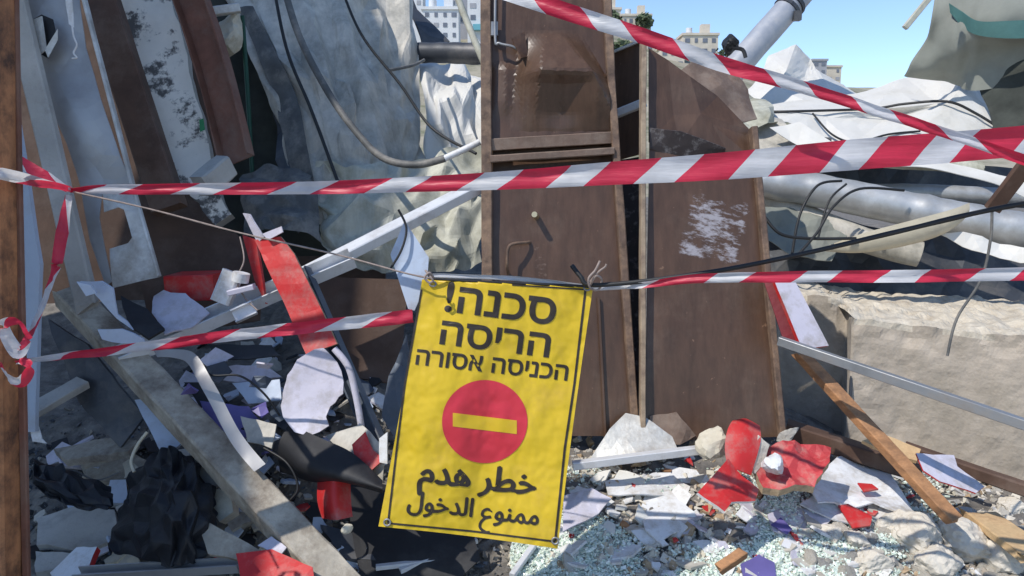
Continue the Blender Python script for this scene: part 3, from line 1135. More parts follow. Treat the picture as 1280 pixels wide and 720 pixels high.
solo('drain_hose', tube(pp([(346, -50, 3.9), (372, 40, 3.75), (410, 115, 3.62), (448, 168, 3.52), (480, 198, 3.46), (520, 206, 3.42), (556, 198, 3.4)]), .016, 10, 9), m_hose,
     'thick dark hose sagging in a long curve across the tarp', 'hose')
solo('hose_end', tube(pp([(556, 198, 3.4), (582, 186, 3.4), (600, 177, 3.4)]), .014, 10, 5), m_white, 'short white pipe continuing the dark hose up to the door', 'pipe')
for k, (pts, r, lb) in enumerate((
    ([(338, -40, 3.95), (358, 60, 3.8), (390, 140, 3.68), (424, 232, 3.55)], .008, 'thin black cable dropping down the left half of the tarp'),
    ([(418, -40, 4.1), (450, 40, 3.98), (500, 105, 3.9), (540, 160, 3.8), (595, 192, 3.6)], .007, 'thin black cable slanting over the upper right tarp towards the door'),
    ([(486, 88, 4.0), (515, 82, 4.15), (530, 75, 4.3)], .008, 'short grey cable end poking out of the tarp towards the wrapped pipe'))):
    solo('cable', tube(pp(pts), r, 7, 8), m_cable if k < 2 else m_hose, lb, 'cable', 'cables over the tarp')

# ------------------------------------------------------------------ centre: brown doors
def quadmap(q, a, b):
    """bilinear on 4 (px,py,Y): TL TR BR BL"""
    t = [lerp(q[0][i], q[1][i], a) for i in range(3)]
    bt = [lerp(q[3][i], q[2][i], a) for i in range(3)]
    return P(*[lerp(t[i], bt[i], b) for i in range(3)])


def tri(x):
    return max(0, 1 - abs(x))


# left door
def ldoor():
    TL, TR, BR, BL_ = (612, -60), (753, -60), (797, 545), (614, 545)
    def Yd(py):
        return lerp(3.5, 3.12, (py + 60) / 605)
    def q(px, py, dy=0):
        return P(px, py, Yd(py) + dy)
    def xr(py):
        return 751 + (py + 60) * .03 + max(0, py - 60) * .043
    def dent(p):
        # back to pixel space of the door plane to place the buckles where the metal folded
        d = p - CAM
        f = V((0, CP, -SP))
        u = V((0, SP, CP))
        z = d.dot(f)
        px, py = 640 + F * d.x / z, 360 - F * d.dot(u) / z
        o = 0
        # broad ledge: slopes out and down to a sharp fold, then tucks back in
        l, r = lerp(656, 650, (py - 40) / 57), lerp(722, 758, (py - 40) / 57)
        mk = max(0, min(1, (px - l + 6) / 30)) * max(0, min(1, (r - px) / 22))
        if 40 <= py <= 97:
            o += .115 * (py - 40) / 57 * mk
        elif 97 < py < 165:
            wd = max(0, 1 - (py - 97) / 68)
            o += .115 * wd * mk
        # left vertical pinch
        e = tri((px - 632) / 18) * sm(75, 90, py) * (1 - sm(125, 152, py))
        o += .018 * e
        e2 = tri((px - 700) / 45) * sm(100, 112, py) * (1 - sm(140, 168, py))
        o -= .03 * e2
        o += .008 * noise.noise(V((px * .02, py * .02, 1)))
        return o
    up = plate([q(613, -60), q(xr(-60), -60), q(xr(170), 170), q(613, 176)], .012, .015, disp=dent)
    bk = plate([q(605, -60, .06), q(xr(-60), -60, .06), q(xr(540), 540, .06), q(612, 540, .06)], .012, .2)
    mid = sweep(rect(.09, .03, .004), q(613, 199, -.01), q(xr(192) + 2, 189, -.01), (0, 0, 1), 8, .02, 3)
    lip = sweep(rect(.012, .05, .003), q(613, 181, -.015), q(xr(173) + 2, 172, -.015), (0, 0, 1), 6, .02, 3)
    def lowd(p):
        return .006 * noise.noise(p * 3)
    low = plate([q(613, 214), q(xr(208), 206), q(xr(545), 545), q(616, 545)], .012, .05, disp=lowd)
    le = sweep(rect(.045, .05, .004), q(607, -60, -.01), q(609, 356, -.01), (0, -1, 0), 14, .03, 2)
    re_ = sweep(rect(.035, .06, .004), q(xr(-60) + 5, -60, -.01), q(xr(90) + 6, 90, -.01), (0, -1, 0), 6, .03, 3)
    re2 = sweep(rect(.032, .06, .004), q(xr(90) + 6, 90, -.01), q(xr(548) + 4, 548, -.01), (0, -1, 0), 14, .03, 4)
    seam = sweep(rect(.012, .012, .002), q(748, 372, -.012), q(757, 548, -.012), (0, -1, 0), 4, .01, 2)
    h = tube([q(636, 346, .02), q(634, 332, -.045), q(635, 312, -.055), q(641, 305, -.055), q(660, 303, -.02), q(662, 303, .02)], .0065, 8, 5)
    bolt = tube([q(672, 272, .02), q(668, 268, -.07)], .012, 10, 2)
    rod = tube([q(620, -60, -.04), q(619, 45, -.04), q(624, 54, -.045), q(640, 58, -.05), q(650, 64, -.03)], .006, 8, 6)
    slot = sweep(rect(.03, .02, .003), q(618, 28, -.03), q(618, 45, -.03), (0, -1, 0))
    tear = plate([q(640, 48, -.05), q(655, 40, -.02), q(660, 70, -.03), q(652, 72, -.07)], .003, .02, .002, .006, 9)
    thing('steel_door_leaf', 'tall brown metal door with dented upper panel and a bent handle, behind the sign', 'door',
          [('back_sheet', bk, m_door, False), ('upper_panel', up, m_doorU, False, [('torn_flap', tear, m_door, False)]), ('rail', mid.join(lip), m_doorlight, False), ('lower_panel', low, m_doorL, True),
           ('edge_frame', le, m_dooredge, False), ('edge_frame', re_.join(re2), m_dooredge, False), ('seam_strip', seam, m_door, False),
           ('handle', h, m_dooredge, True), ('bolt', bolt, m_brass, True), ('lock_rod', rod.join(slot), m_steel, True)], 'brown metal doors')


m_doorU = m_door
m_doorL = scuffed('brown_paint_scraped', m_door, (.20, .14, .105), (-.10, .02, -.02, .3), (9, 26, 9), .55)
m_doorR = scuffed('brown_paint_poster_remains', m_door, (.36, .34, .36), (-.22, -.06, .19, .36), (8, 20, 8), .47)
ldoor()


def rdoor():
    def Yd(py):
        return lerp(3.42, 3.08, (py - 55) / 490)
    def q(px, py, dy=0):
        return P(px, py, Yd(py) + dy)
    def wob(p):
        return .008 * noise.noise(p * 2.5)
    low = plate([q(812, 176), q(905, 196), q(945, 200), q(972, 546), q(806, 552)], .012, .05, disp=wob)
    vt = [q(811, 60), q(835, 75, .015), q(862, 95, .0), q(897, 120, .05), q(938, 163, .04), q(946, 202, .0), q(811, 178), q(842, 144, .015), q(876, 142, -.005), q(905, 196, .01), q(850, 180, .0)]
    fc = [(0, 6, 7, 1), (1, 7, 8, 2), (2, 8, 3), (3, 8, 4), (4, 8, 9, 5), (6, 10, 7), (7, 10, 8), (8, 10, 9)]
    up = G().add(vt, fc).add([v + V((0, .008, 0)) for v in vt], [f[::-1] for f in fc])
    led = plate([q(812, 160, -.03), q(850, 164, -.06), q(907, 185, -.05), q(905, 200, .0), q(845, 196, .0), q(812, 186, -.01)], .006, .03, 0, .004, 8, seed=9)
    le = sweep(rect(.022, .06, .003), q(804, 52, -.02), q(803, 205, -.02), (0, -1, 0), 8, .03, 2)
    le2 = sweep(rect(.022, .05, .003), q(803, 205, -.02), q(803, 552, -.02), (0, -1, 0), 14, .04, 3)
    re_ = sweep(rect(.026, .06, .004), q(941, 160, -.01), q(977, 548, -.01), (0, -1, 0), 16, .03, 4)
    sweepb = plate([q(812, 520, -.006), q(845, 515, -.006), q(870, 545, -.006), q(850, 556, -.03), q(812, 554, -.01)], .004, .03, .003, .01, 9, seed=8)
    thing('steel_door_leaf', 'brown metal door with bent top corner and white torn poster remains', 'door',
          [('lower_panel', low, m_doorR, True), ('upper_panel', up, m_door, False), ('folded_ledge', led, m_darkdoor, False),
           ('edge_frame', le.join(le2), m_tanedge, False), ('edge_frame', re_, m_dooredge, False), ('torn_skin', sweepb, m_doorlight, False)], 'brown metal doors')


m_tanedge = M('tan_worn_edge', (.34, .26, .18), .7, var=.3, scale=14, bump=.2, dirt=(.15, .10, .075), damt=.4, dscale=9)
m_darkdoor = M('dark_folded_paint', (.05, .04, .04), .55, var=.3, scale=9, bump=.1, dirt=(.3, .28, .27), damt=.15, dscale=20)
rdoor()
solo('bent_sheet', plate(pp([(764, 66, 3.75), (803, 50, 3.7), (806, 190, 3.6), (770, 200, 3.65)]), .02, .06, 0, .008, 4), m_door,
     'brown bent sheet filling the gap between the two upright doors', 'metal sheet')
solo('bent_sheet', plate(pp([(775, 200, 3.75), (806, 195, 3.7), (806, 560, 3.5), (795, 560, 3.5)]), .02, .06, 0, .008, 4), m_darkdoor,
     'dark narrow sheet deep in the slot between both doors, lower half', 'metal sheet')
solo('sheet_edge', sweep(rect(.012, .03, .002), P(764, 66, 3.73), P(803, 50, 3.68), (0, -1, 0), 3, .01), m_galvlight, 'pale strip added as the sunlit upper edge between the two doors', 'strip')  # lit top edge put in as a pale strip
solo('white_bar', sweep(rect(.045, .035, .003), P(762, 146, 3.62), P(806, 128, 3.55), (0, 0, 1), 2, .01), m_alu, 'short white bar bridging the gap between the doors near the top', 'bar')
solo('bent_sheet', plate(pp([(850, 88, 3.9), (870, 74, 4.0), (905, 78, 4.05), (935, 112, 4.0), (945, 150, 3.9), (925, 152, 3.8), (885, 118, 3.8)]), .006, .04, .003, .02, 4, crease=.015), m_doorlight,
     'grey brown folded sheet poking out behind the right door top', 'metal sheet')

# ------------------------------------------------------------------ right: sheets, pole, tent, pipes
def facet(vt, fc, cuts=5, rnd_=1, fine=.01, t=.004, seed=0):
    """a folded stiff sheet: flat facets between hand-placed creases"""
    bm = bmesh.new()
    bv = [bm.verts.new(P(*q)) for q in vt]
    for f in fc:
        bm.faces.new([bv[i] for i in f])
    bmesh.ops.triangulate(bm, faces=bm.faces)
    bmesh.ops.recalc_face_normals(bm, faces=bm.faces)
    bmesh.ops.subdivide_edges(bm, edges=bm.edges[:], cuts=cuts, use_grid_fill=True)
    bmesh.ops.triangulate(bm, faces=bm.faces)
    for _ in range(rnd_):
        bmesh.ops.smooth_vert(bm, verts=bm.verts[:], factor=.4, use_axis_x=True, use_axis_y=True, use_axis_z=True)
    bm.normal_update()
    if sum(f.normal.dot(CAM - f.calc_center_median()) * f.calc_area() for f in bm.faces) < 0:
        bmesh.ops.reverse_faces(bm, faces=bm.faces[:])
        bm.normal_update()
    q = [(v, v.normal.copy()) for v in bm.verts]
    for v, n in q:
        c = v.co * 4 + V((seed, 0, 0))
        v.co += n * fine * (noise.noise(c) + .6 * (1 - 2 * abs(noise.noise(c * 2.3))) + .3 * noise.noise(c * 5))
    bm.verts.index_update()
    vs = [v.co.copy() for v in bm.verts]
    fs = [[v.index for v in f.verts] for f in bm.faces]
    g = G().add(vs, fs)
    bk = [p - n * t for p, (_, n) in zip(vs, q)]
    g.add(bk, [f[::-1] for f in fs])
    for e in bm.edges:
        if e.is_boundary:
            a, b = e.verts[0].index, e.verts[1].index
            g.add([vs[a], vs[b], bk[b], bk[a]], [[0, 1, 2, 3]])
    bm.free()
    return g


solo('crumpled_sheet', facet(
    [(960, 70, 6.0), (995, 55, 6.15), (1013, 73, 6.2), (1022, 88, 5.95), (1055, 106, 6.0), (1075, 120, 5.9), (983, 88, 5.6), (1005, 100, 5.75), (950, 98, 5.85), (975, 112, 5.5),
     (930, 116, 5.7), (905, 126, 5.5), (1040, 118, 5.5), (1010, 128, 5.3), (960, 138, 5.35), (912, 152, 5.2), (1075, 140, 5.45)],
    [(0, 6, 1), (1, 6, 2), (2, 6, 7), (2, 7, 3), (3, 7, 12), (3, 12, 4), (4, 12, 5), (0, 8, 6), (8, 9, 6), (6, 9, 7), (7, 9, 13), (7, 13, 12), (12, 13, 16), (12, 16, 5), (8, 10, 9), (10, 14, 9),
     (9, 14, 13), (10, 11, 15), (10, 15, 14)], seed=3), m_whitesheet,
    'white crumpled metal sheet heaped highest, just right of the grey pole', 'sheet', 'crumpled white roof sheets')
solo('crumpled_sheet', facet(
    [(918, 148, 5.05), (963, 131, 5.25), (1073, 117, 5.5), (1130, 97, 5.6), (1183, 89, 5.45), (1230, 102, 5.2), (1254, 164, 4.7), (1204, 104, 5.0), (1170, 127, 5.15), (1090, 137, 5.0),
     (1000, 139, 4.95), (1185, 129, 4.8), (1133, 160, 4.62), (1067, 180, 4.5), (983, 153, 4.8), (933, 158, 4.8), (1190, 182, 4.55), (1110, 147, 5.05), (1032, 150, 4.9), (1232, 188, 4.4),
     (1040, 186, 4.62), (1105, 186, 4.5), (1150, 186, 4.45)],
    [(0, 15, 10, 1), (1, 10, 2), (10, 9, 2), (2, 9, 3), (3, 9, 8), (3, 8, 4), (4, 8, 7), (4, 7, 5), (5, 7, 6), (7, 11, 6), (7, 8, 11), (9, 17, 11, 8), (10, 18, 17, 9), (15, 14, 18, 10), (14, 20, 18),
     (18, 20, 13), (18, 13, 17), (17, 13, 12), (17, 12, 11), (11, 12, 16), (11, 16, 6), (16, 19, 6), (13, 21, 12), (12, 21, 22), (12, 22, 16)], seed=9), m_whitesheet,
    'wide white crumpled roof sheet spread behind the thick striped tape', 'sheet', 'crumpled white roof sheets')
solo('sheet_cable', tube(pp([(950, 140, 5.05), (1000, 139, 4.92), (1090, 136, 4.96), (1130, 130, 4.9), (1184, 127, 4.76), (1220, 142, 4.72), (1252, 162, 4.66)]), .008, 7, 6), m_cable, 'dark cable lying across the wide white roof sheet', 'cable')
solo('sheet_cable', tube(pp([(1016, 142, 4.88), (1040, 168, 4.66), (1070, 178, 4.46), (1110, 168, 4.55), (1150, 164, 4.58)]), .006, 7, 6), m_cable, 'thin dark cable drooping on the front of the wide white roof sheet', 'cable')
solo('crumpled_sheet', crumple([
    pp([(905, 150, 5.0), (940, 148, 4.9), (975, 150, 4.8)]), pp([(905, 175, 4.7), (945, 160, 4.65), (985, 160, 4.6)]), pp([(955, 195, 4.5), (985, 190, 4.45), (1030, 186, 4.4)])], 24, .04, 3), m_tarp,
    'small grey folded sheet scrap directly right of the right door corner', 'sheet')
solo('sheet_strip', cloth([pp([(1040, 196, 4.5), (1120, 192, 4.4), (1200, 204, 4.3), (1310, 232, 4.1)]), pp([(1040, 208, 4.4), (1120, 206, 4.3), (1200, 216, 4.2), (1310, 262, 4.0)])], 14, 6, .02, 3, .03, 2, 4, .004), m_whitesheet,
     'long white strip of sheet running below the thick tape at right', 'sheet')
solo('sheet_edge', plate(pp([(962, 160, 4.5), (1000, 152, 4.5), (1066, 196, 4.3), (1040, 206, 4.3)]), .004, .06, .003, .015, 4, crease=.01), m_whitesheet,
     'slanted white flap dropping from the sheet onto the pipes', 'sheet')
# dark void under the sheets
solo('crumpled_sheet', crumple([pp([(896, 120, 5.0), (925, 112, 5.0), (958, 122, 5.0)]), pp([(900, 138, 4.8), (930, 134, 4.7), (966, 138, 4.8)]), pp([(910, 158, 4.6), (940, 156, 4.55), (975, 154, 4.6)])], 30, .045, 13, sm_=1), m_tarp2,
     'grey cream crumpled sheet clump at the right corner of the right door top', 'sheet', 'crumpled white roof sheets')
solo('crumpled_sheet', crumple([pp([(1020, 196, 4.6), (1090, 190, 4.5), (1160, 194, 4.45), (1230, 206, 4.35)]), pp([(1030, 212, 4.5), (1095, 208, 4.4), (1165, 214, 4.35), (1235, 222, 4.3)])], 26, .03, 15, aniso=2, sm_=1), m_tarp2,
     'crushed grey cream sheet squeezed between the white roof sheet and the pipes', 'sheet', 'crumpled white roof sheets')
solo('dark_tray', sweep(rect(.22, .10, .01), P(948, 176, 4.75), P(1032, 184, 4.7), (0, 0, 1), 3, .01), m_darkgrey, 'dark box section lying under the white sheets near the right door', 'box')
solo('gap_shade_sheet', plate(pp([(930, 188, 5.0), (1010, 196, 4.95), (1100, 200, 4.9), (1320, 214, 4.8), (1320, 262, 4.75), (1100, 252, 4.85), (930, 236, 4.95)]), .01, .08, .006, .03, 4, crease=.02), m_darkgrey,  # dark sheet put in as the shade of the gap
     'dark crushed sheet added as shade in the gap between the white sheets and the zinc pipes', 'sheet')
solo('gap_shade_sheet', plate(pp([(930, 255, 4.7), (1100, 285, 4.6), (1320, 310, 4.5), (1320, 380, 4.35), (1100, 375, 4.4), (930, 360, 4.5)]), .01, .08, .006, .04, 4, crease=.03, seed=3), m_darkgrey,  # dark sheet put in as the shade of the hollow
     'dark crushed sheet added as shade in the hollow between the zinc pipes and the concrete block', 'sheet')
solo('dull_sheet', plate(pp([(952, 262, 4.4), (1000, 258, 4.4), (1060, 292, 4.3), (1040, 326, 4.2), (990, 320, 4.2), (955, 300, 4.3)]), .005, .04, .005, .025, 5, crease=.03, seed=8), m_tent,
     'dull grey green crushed sheet under the cable loops right of the door', 'sheet')
solo('grey_pole', tube(pp([(862, 196, 5.0), (900, 112, 5.2), (938, 64, 5.3), (975, 22, 5.4), (1020, -30, 5.5)]), .085, 18, 6, .03), m_pole,
     'thick grey painted pole leaning up to the right into the sky', 'pole')
g = G()
for (px, py, Y) in ((984, 12, 5.42), (990, 5, 5.43)):
    c = P(px, py, Y)
    d = (P(1020, -30, 5.5) - P(975, 22, 5.4)).normalized()
    g.join(tube([c - d * .012, c + d * .012], .094, 16, 2))
g.join(box(P(996, 20, 5.35), (.05, .05, .06)))
solo('pole_clamp', g, m_darkgrey, 'dark strap clamp wrapped round the upper end of the grey pole', 'clamp')
solo('black_rag', rock(P(913, 56, 5.05), .07, 12, (1.4, .8, .8)).join(tube(pp([(915, 60, 5.0), (928, 62, 4.98), (932, 72, 4.97)]), .012, 6, 4)), m_black,
     'black rag knotted on the lower part of the grey pole', 'rag')
tent = cloth([
    pp([(1172, -60, 5.0), (1205, -60, 4.9), (1250, -60, 4.8), (1330, -60, 4.7)]),
    pp([(1166, 20, 4.9), (1200, 15, 4.8), (1245, 20, 4.6), (1330, 20, 4.5)]),
    pp([(1150, 62, 5.0), (1195, 60, 4.8), (1240, 62, 4.7), (1330, 60, 4.5)]),
    pp([(1130, 95, 5.1), (1180, 104, 5.0), (1225, 112, 4.8), (1330, 80, 4.6)])], 14, 14, .04, 2.5, .05, 2.0, 5, .004, hang=.012)
band = cloth([pp([(1186, 4, 4.80), (1202, 14, 4.74), (1222, 26, 4.62), (1262, 26, 4.5), (1330, 22, 4.42)]), pp([(1188, 16, 4.80), (1204, 34, 4.74), (1222, 44, 4.62), (1262, 48, 4.5), (1330, 46, 4.42)])], 8, 4, .01, 3, .0, 2, 5, .003)
thing('tent_cloth', 'grey green tent cloth with a teal band hanging at the top right corner', 'cloth', [('cloth', tent, m_tent, True), ('band', band, m_teal, True)])
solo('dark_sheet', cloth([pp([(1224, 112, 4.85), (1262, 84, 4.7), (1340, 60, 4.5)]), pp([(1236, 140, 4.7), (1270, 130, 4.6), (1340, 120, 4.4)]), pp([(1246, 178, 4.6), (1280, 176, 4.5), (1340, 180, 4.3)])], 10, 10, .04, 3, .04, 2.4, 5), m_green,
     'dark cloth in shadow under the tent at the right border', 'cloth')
solo('batten', sweep(rect(.03, .03, .003), P(1131, 35, 4.6), P(1184, -30, 4.6), (0, -1, 0), 2, .01), m_tarp2, 'pale wooden batten sticking out of the tent against the sky', 'batten')
solo('zinc_pipe', tube(pp([(920, 222, 4.5), (1010, 236, 4.4), (1120, 258, 4.25), (1220, 278, 4.1), (1340, 300, 3.95)]), .092, 20, 14, .12), m_pipe,
     'long thick zinc pipe sloping down to the right above the concrete block', 'pipe', 'pipes above the block')
solo('zinc_pipe', tube(pp([(1030, 244, 4.75), (1120, 240, 4.7), (1220, 244, 4.6), (1340, 250, 4.5)]), .05, 16, 14, .10), m_pipe,
     'thinner level zinc pipe behind the thick sloping one', 'pipe', 'pipes above the block')
solo('zinc_pipe', tube(pp([(930, 232, 4.6), (1000, 268, 4.45), (1080, 300, 4.3), (1150, 318, 4.2)]), .07, 16, 6, .1), m_tarp,
     'crushed dull pipe under the thick zinc pipe near the door', 'pipe', 'pipes above the block')
def gutter():
    a = []
    for (px, py, Y, w_) in ((1030, 322, 4.05, .02), (1070, 312, 4.0, .08), (1130, 298, 3.95, .105), (1180, 284, 3.92, .095), (1206, 272, 3.9, .06)):
        c = P(px, py, Y)
        a.append([c + V((0, -math.cos(t) * w_ * .6, -math.sin(t) * w_ * .85 + .05)) for t in (-.5, .2, .9, 1.6, 2.3, 3.2)])
    return cloth(a, 5, 6, .006, 5, .0, 2, 2, .004)
solo('gutter', gutter(), m_gutter, 'cream half round gutter piece lying below the black cables on the right', 'gutter')
solo('white_shard', plate(pp([(1172, 292, 3.95), (1204, 290, 3.9), (1250, 304, 3.85), (1330, 318, 3.7), (1330, 334, 3.7), (1262, 326, 3.8), (1215, 312, 3.85)]), .006, .04, .006, .02, 5, seed=3, crease=.015), m_whitesheet,
     'jagged white sheet shard over the concrete block at the right border', 'sheet')
for k, (pts, r, lb) in enumerate((
    ([(1052, 226, 4.15), (1022, 232, 4.1), (1000, 268, 4.05), (990, 318, 4.0)], .007, 'black cable arching over the zinc pipe, leftmost of the loops'),
    ([(1130, 238, 4.1), (1075, 236, 4.05), (1042, 258, 4.0), (1022, 290, 3.95), (1000, 316, 3.9)], .007, 'black cable looping over the zinc pipe right of the first loop'),
    ([(955, 270, 4.0), (975, 292, 3.95), (1010, 298, 3.95), (1070, 298, 3.95)], .008, 'black cable lying flat from the door edge below the loops'),
    ([(1058, 230, 4.15), (1036, 252, 4.1), (1022, 300, 4.05)], .006, 'thin dark cable in the middle of the cable loops'))):
    solo('cable', tube(pp(pts), r, 7, 8), m_cable, lb, 'cable', 'cables on the pipes')
solo('brown_bracket', sweep(rect(.05, .02, .003), P(1240, 262, 2.5), P(1310, 170, 2.4), (0, -1, 0), 3, .02), m_brownbeam, 'flat brown bar entering from the right border below the thick tape', 'bar')
solo('hanging_wire', tube(pp([(1240, 262, 2.48), (1238, 300, 2.48), (1226, 350, 2.48), (1196, 398, 2.48), (1184, 445, 2.47)]), .0045, 7, 8), m_hose, 'grey wire dangling in front of the concrete block', 'wire')

# concrete block (front face, broken top)
def block():
    ft = [(905, 352, 4.3), (975, 362, 3.95), (1045, 372, 3.80), (1061, 378, 3.78), (1066, 396, 3.58), (1130, 404, 3.52), (1210, 414, 3.40), (1300, 420, 3.28), (1420, 430, 3.1)]
    top = [P(*q) for q in ft]
    L = [0]
    for i in range(1, len(top)):
        L.append(L[-1] + (top[i] - top[i - 1]).length)
    n = 130
    g = G()
    cols = []
    for i in range(n + 1):
        s = L[-1] * i / n
        k = max(j for j in range(len(L) - 1) if L[j] <= s + 1e-9)
        tp = top[k].lerp(top[k + 1], (s - L[k]) / (L[k + 1] - L[k]))
        c = []
        hw = .22 + .05 * noise.noise(V((s * 1.1, 0, 4)))
        for j in range(26):             # front, bottom to top
            t = j / 25
            z = lerp(.15, tp.z, t)
            p = V((tp.x, tp.y, z))
            chip = .03 * sm(.80, 1.0, t) * max(0, noise.noise(V((s * 9, t * 5, 1))) + .3 + .4 * noise.noise(V((s * 24, t * 12, 2))))
            dp = .012 * noise.noise(V((s * 4, t * 3, 7))) + .005 * noise.noise(V((s * 20, t * 14, 7)))
            p += V((.1, 1, 0)) * (dp + chip) - V((0, 0, 1)) * chip * .7
            c.append((p, 0 if t < .955 + .05 * noise.noise(V((s * 6, 0, 9))) else 1))
        for j in range(1, 15):
            t = j / 14
            b = V((tp.x, tp.y, tp.z)) + V((.10, .9, 0)) * t + V((0, 0, .035 * t))
            b.z += .018 * noise.noise(V((s * 6, t * 6, 3))) + .022 * noise.noise(V((s * 19, t * 19, 3))) - .03 * (1 - t) * abs(noise.noise(V((s * 8, 0, 5))))
            c.append((b, 1))
        cols.append(c)
    m = len(cols[0])
    vs = [p for c in cols for p, _ in c]
    fs, mi = [], []
    for i in range(n):
        for j in range(m - 1):
            fs.append([i * m + j, (i + 1) * m + j, (i + 1) * m + j + 1, i * m + j + 1])
            mi.append(cols[i][j][1])
    g.add(vs, fs, mi)
    # back and bottom close
    bk = [c[-1][0] for c in cols]
    g.add(bk + [V((p.x, p.y, .15)) for p in bk], [[i, i + 1, n + 1 + i + 1, n + 1 + i] for i in range(n)], 0)
    solo('concrete_block', g, [m_concrete, m_concretetop], 'massive tan concrete block with a broken crumbly top on the right', 'concrete block')
block()
solo('crack_shade_strip', sweep(rect(.012, .012, .002), P(1064, 470, 3.58), P(1062, 505, 3.55), (0, -1, 0), 3, .02), m_darkgrey, 'short dark strip added as the shaded crack at the corner of the concrete block', 'crack')  # thin dark strip standing in for the shade inside the crack
m_shadered = M('red_with_shade', (.16, .012, .018), .6)  # shade put into the red, the board itself stands in sun
solo('leaning_signboard', plate(pp([(966, 346, 3.0), (988, 340, 3.02), (1036, 432, 2.9), (1003, 436, 2.88)]), .02, .05, .001, .002, side=1, back=1), [m_lav, m_red],
     'lavender white board with red edges leaning against the right door', 'board')
solo('leaning_signboard', plate(pp([(955, 352, 3.06), (968, 346, 3.05), (1004, 430, 2.93), (978, 422, 2.95)]), .01, .05, .001, .002), m_shadered,
     'red board with shade put into its colour behind the lavender one by the right door', 'board')
solo('steel_tube', sweep(rect(.032, .032, .002), P(974, 426, 2.86), P(1300, 537, 2.35), (0, 0, 1), 6, .01), m_steel,
     'straight grey square steel tube crossing in front of the concrete block', 'steel tube')
solo('wood_stick', sweep(rect(.055, .035, .003), P(1000, 442, 3.1), P(1192, 650, 2.52), (0, -.3, 1), 16, .03, 5, ends=.02), m_wood,
     'long orange brown stick leaning down from the door to the rubble', 'wood stick')
solo('wood_plank', sweep(rect(.12, .03, .004), P(1222, 640, 2.75), P(1300, 700, 2.4), (0, -.5, 1), 10, .05, 8, ends=.05), m_woodpale,
     'split pale yellow plank end lying among stones at lower right', 'plank')
solo('angle_beam', sweep(rect(.085, .07, .006), P(982, 536, 3.22), P(1150, 590, 3.02), (0, 0, 1), 10, .02, 3), m_brownbeam,
     'dusty dark brown beam at the foot of the concrete block', 'beam')
solo('angle_beam', sweep(rect(.05, .05, .006), P(1130, 560, 3.1), P(1330, 628, 2.8), (0, 0, 1), 10, .02, 4), m_brownbeam,
     'thin dark beam running along the block base to the right border', 'beam')

# ------------------------------------------------------------------ the yellow sign
LINE = lambda px: 349 + (px - 537) * 10 / 203
def SY(px, py):
    k = (py - 350) / 330
    y = 2.30 - .13 * k
    y += .010 * noise.noise(V((px * .012, py * .010, 2.2))) + .006 * noise.noise(V((px * .03, py * .012, 5.2)))
    y += .018 * math.exp(-((px - 545 - (py - 350) * .25) / 14) ** 2) * math.exp(-(py - 350) / 90)     # fold falling from the left eyelet
    y -= .010 * math.exp(-((px - 715 + (py - 350) * .3) / 16) ** 2) * math.exp(-(py - 350) / 110)
    y += .010 * math.sin((px + py * .35) * .032)
    y += .0035 * noise.noise(V((px * .06, py * .045, 8.2))) + .0018 * noise.noise(V((px * .15, py * .12, 3.2)))
    for c_ in ((px - 612 + .12 * (py - 500)) / 40, (py - 455 - .12 * (px - 600)) / 34, (py - 575 - .12 * (px - 600)) / 34):
        y += .0045 * max(0, 1 - abs(c_))
    return y
def S(px, py, lift=0.0):
    ln = LINE(px)
    if py < ln:
        a = ln - py
        return P(px, ln + a * .8, SY(px, ln) + .010 + a * .0003 - lift)
    return P(px, py, SY(px, py) - lift)
QT = ((530, 334), (741, 361), (697, 686), (473, 658))
def qpx(a, b):
    t = [lerp(QT[0][i], QT[1][i], a) for i in range(2)]
    bt = [lerp(QT[3][i], QT[2][i], a) for i in range(2)]
    x, y = lerp(t[0], bt[0], b), lerp(t[1], bt[1], b)
    # edges pull in between the eyelets
    x += 3.0 * math.sin(math.pi * b) * (1 - a) * (1) * .6 - 3 * math.sin(math.pi * b) * a * .5
    y += -2.0 * math.sin(math.pi * a) * b
    return x, y
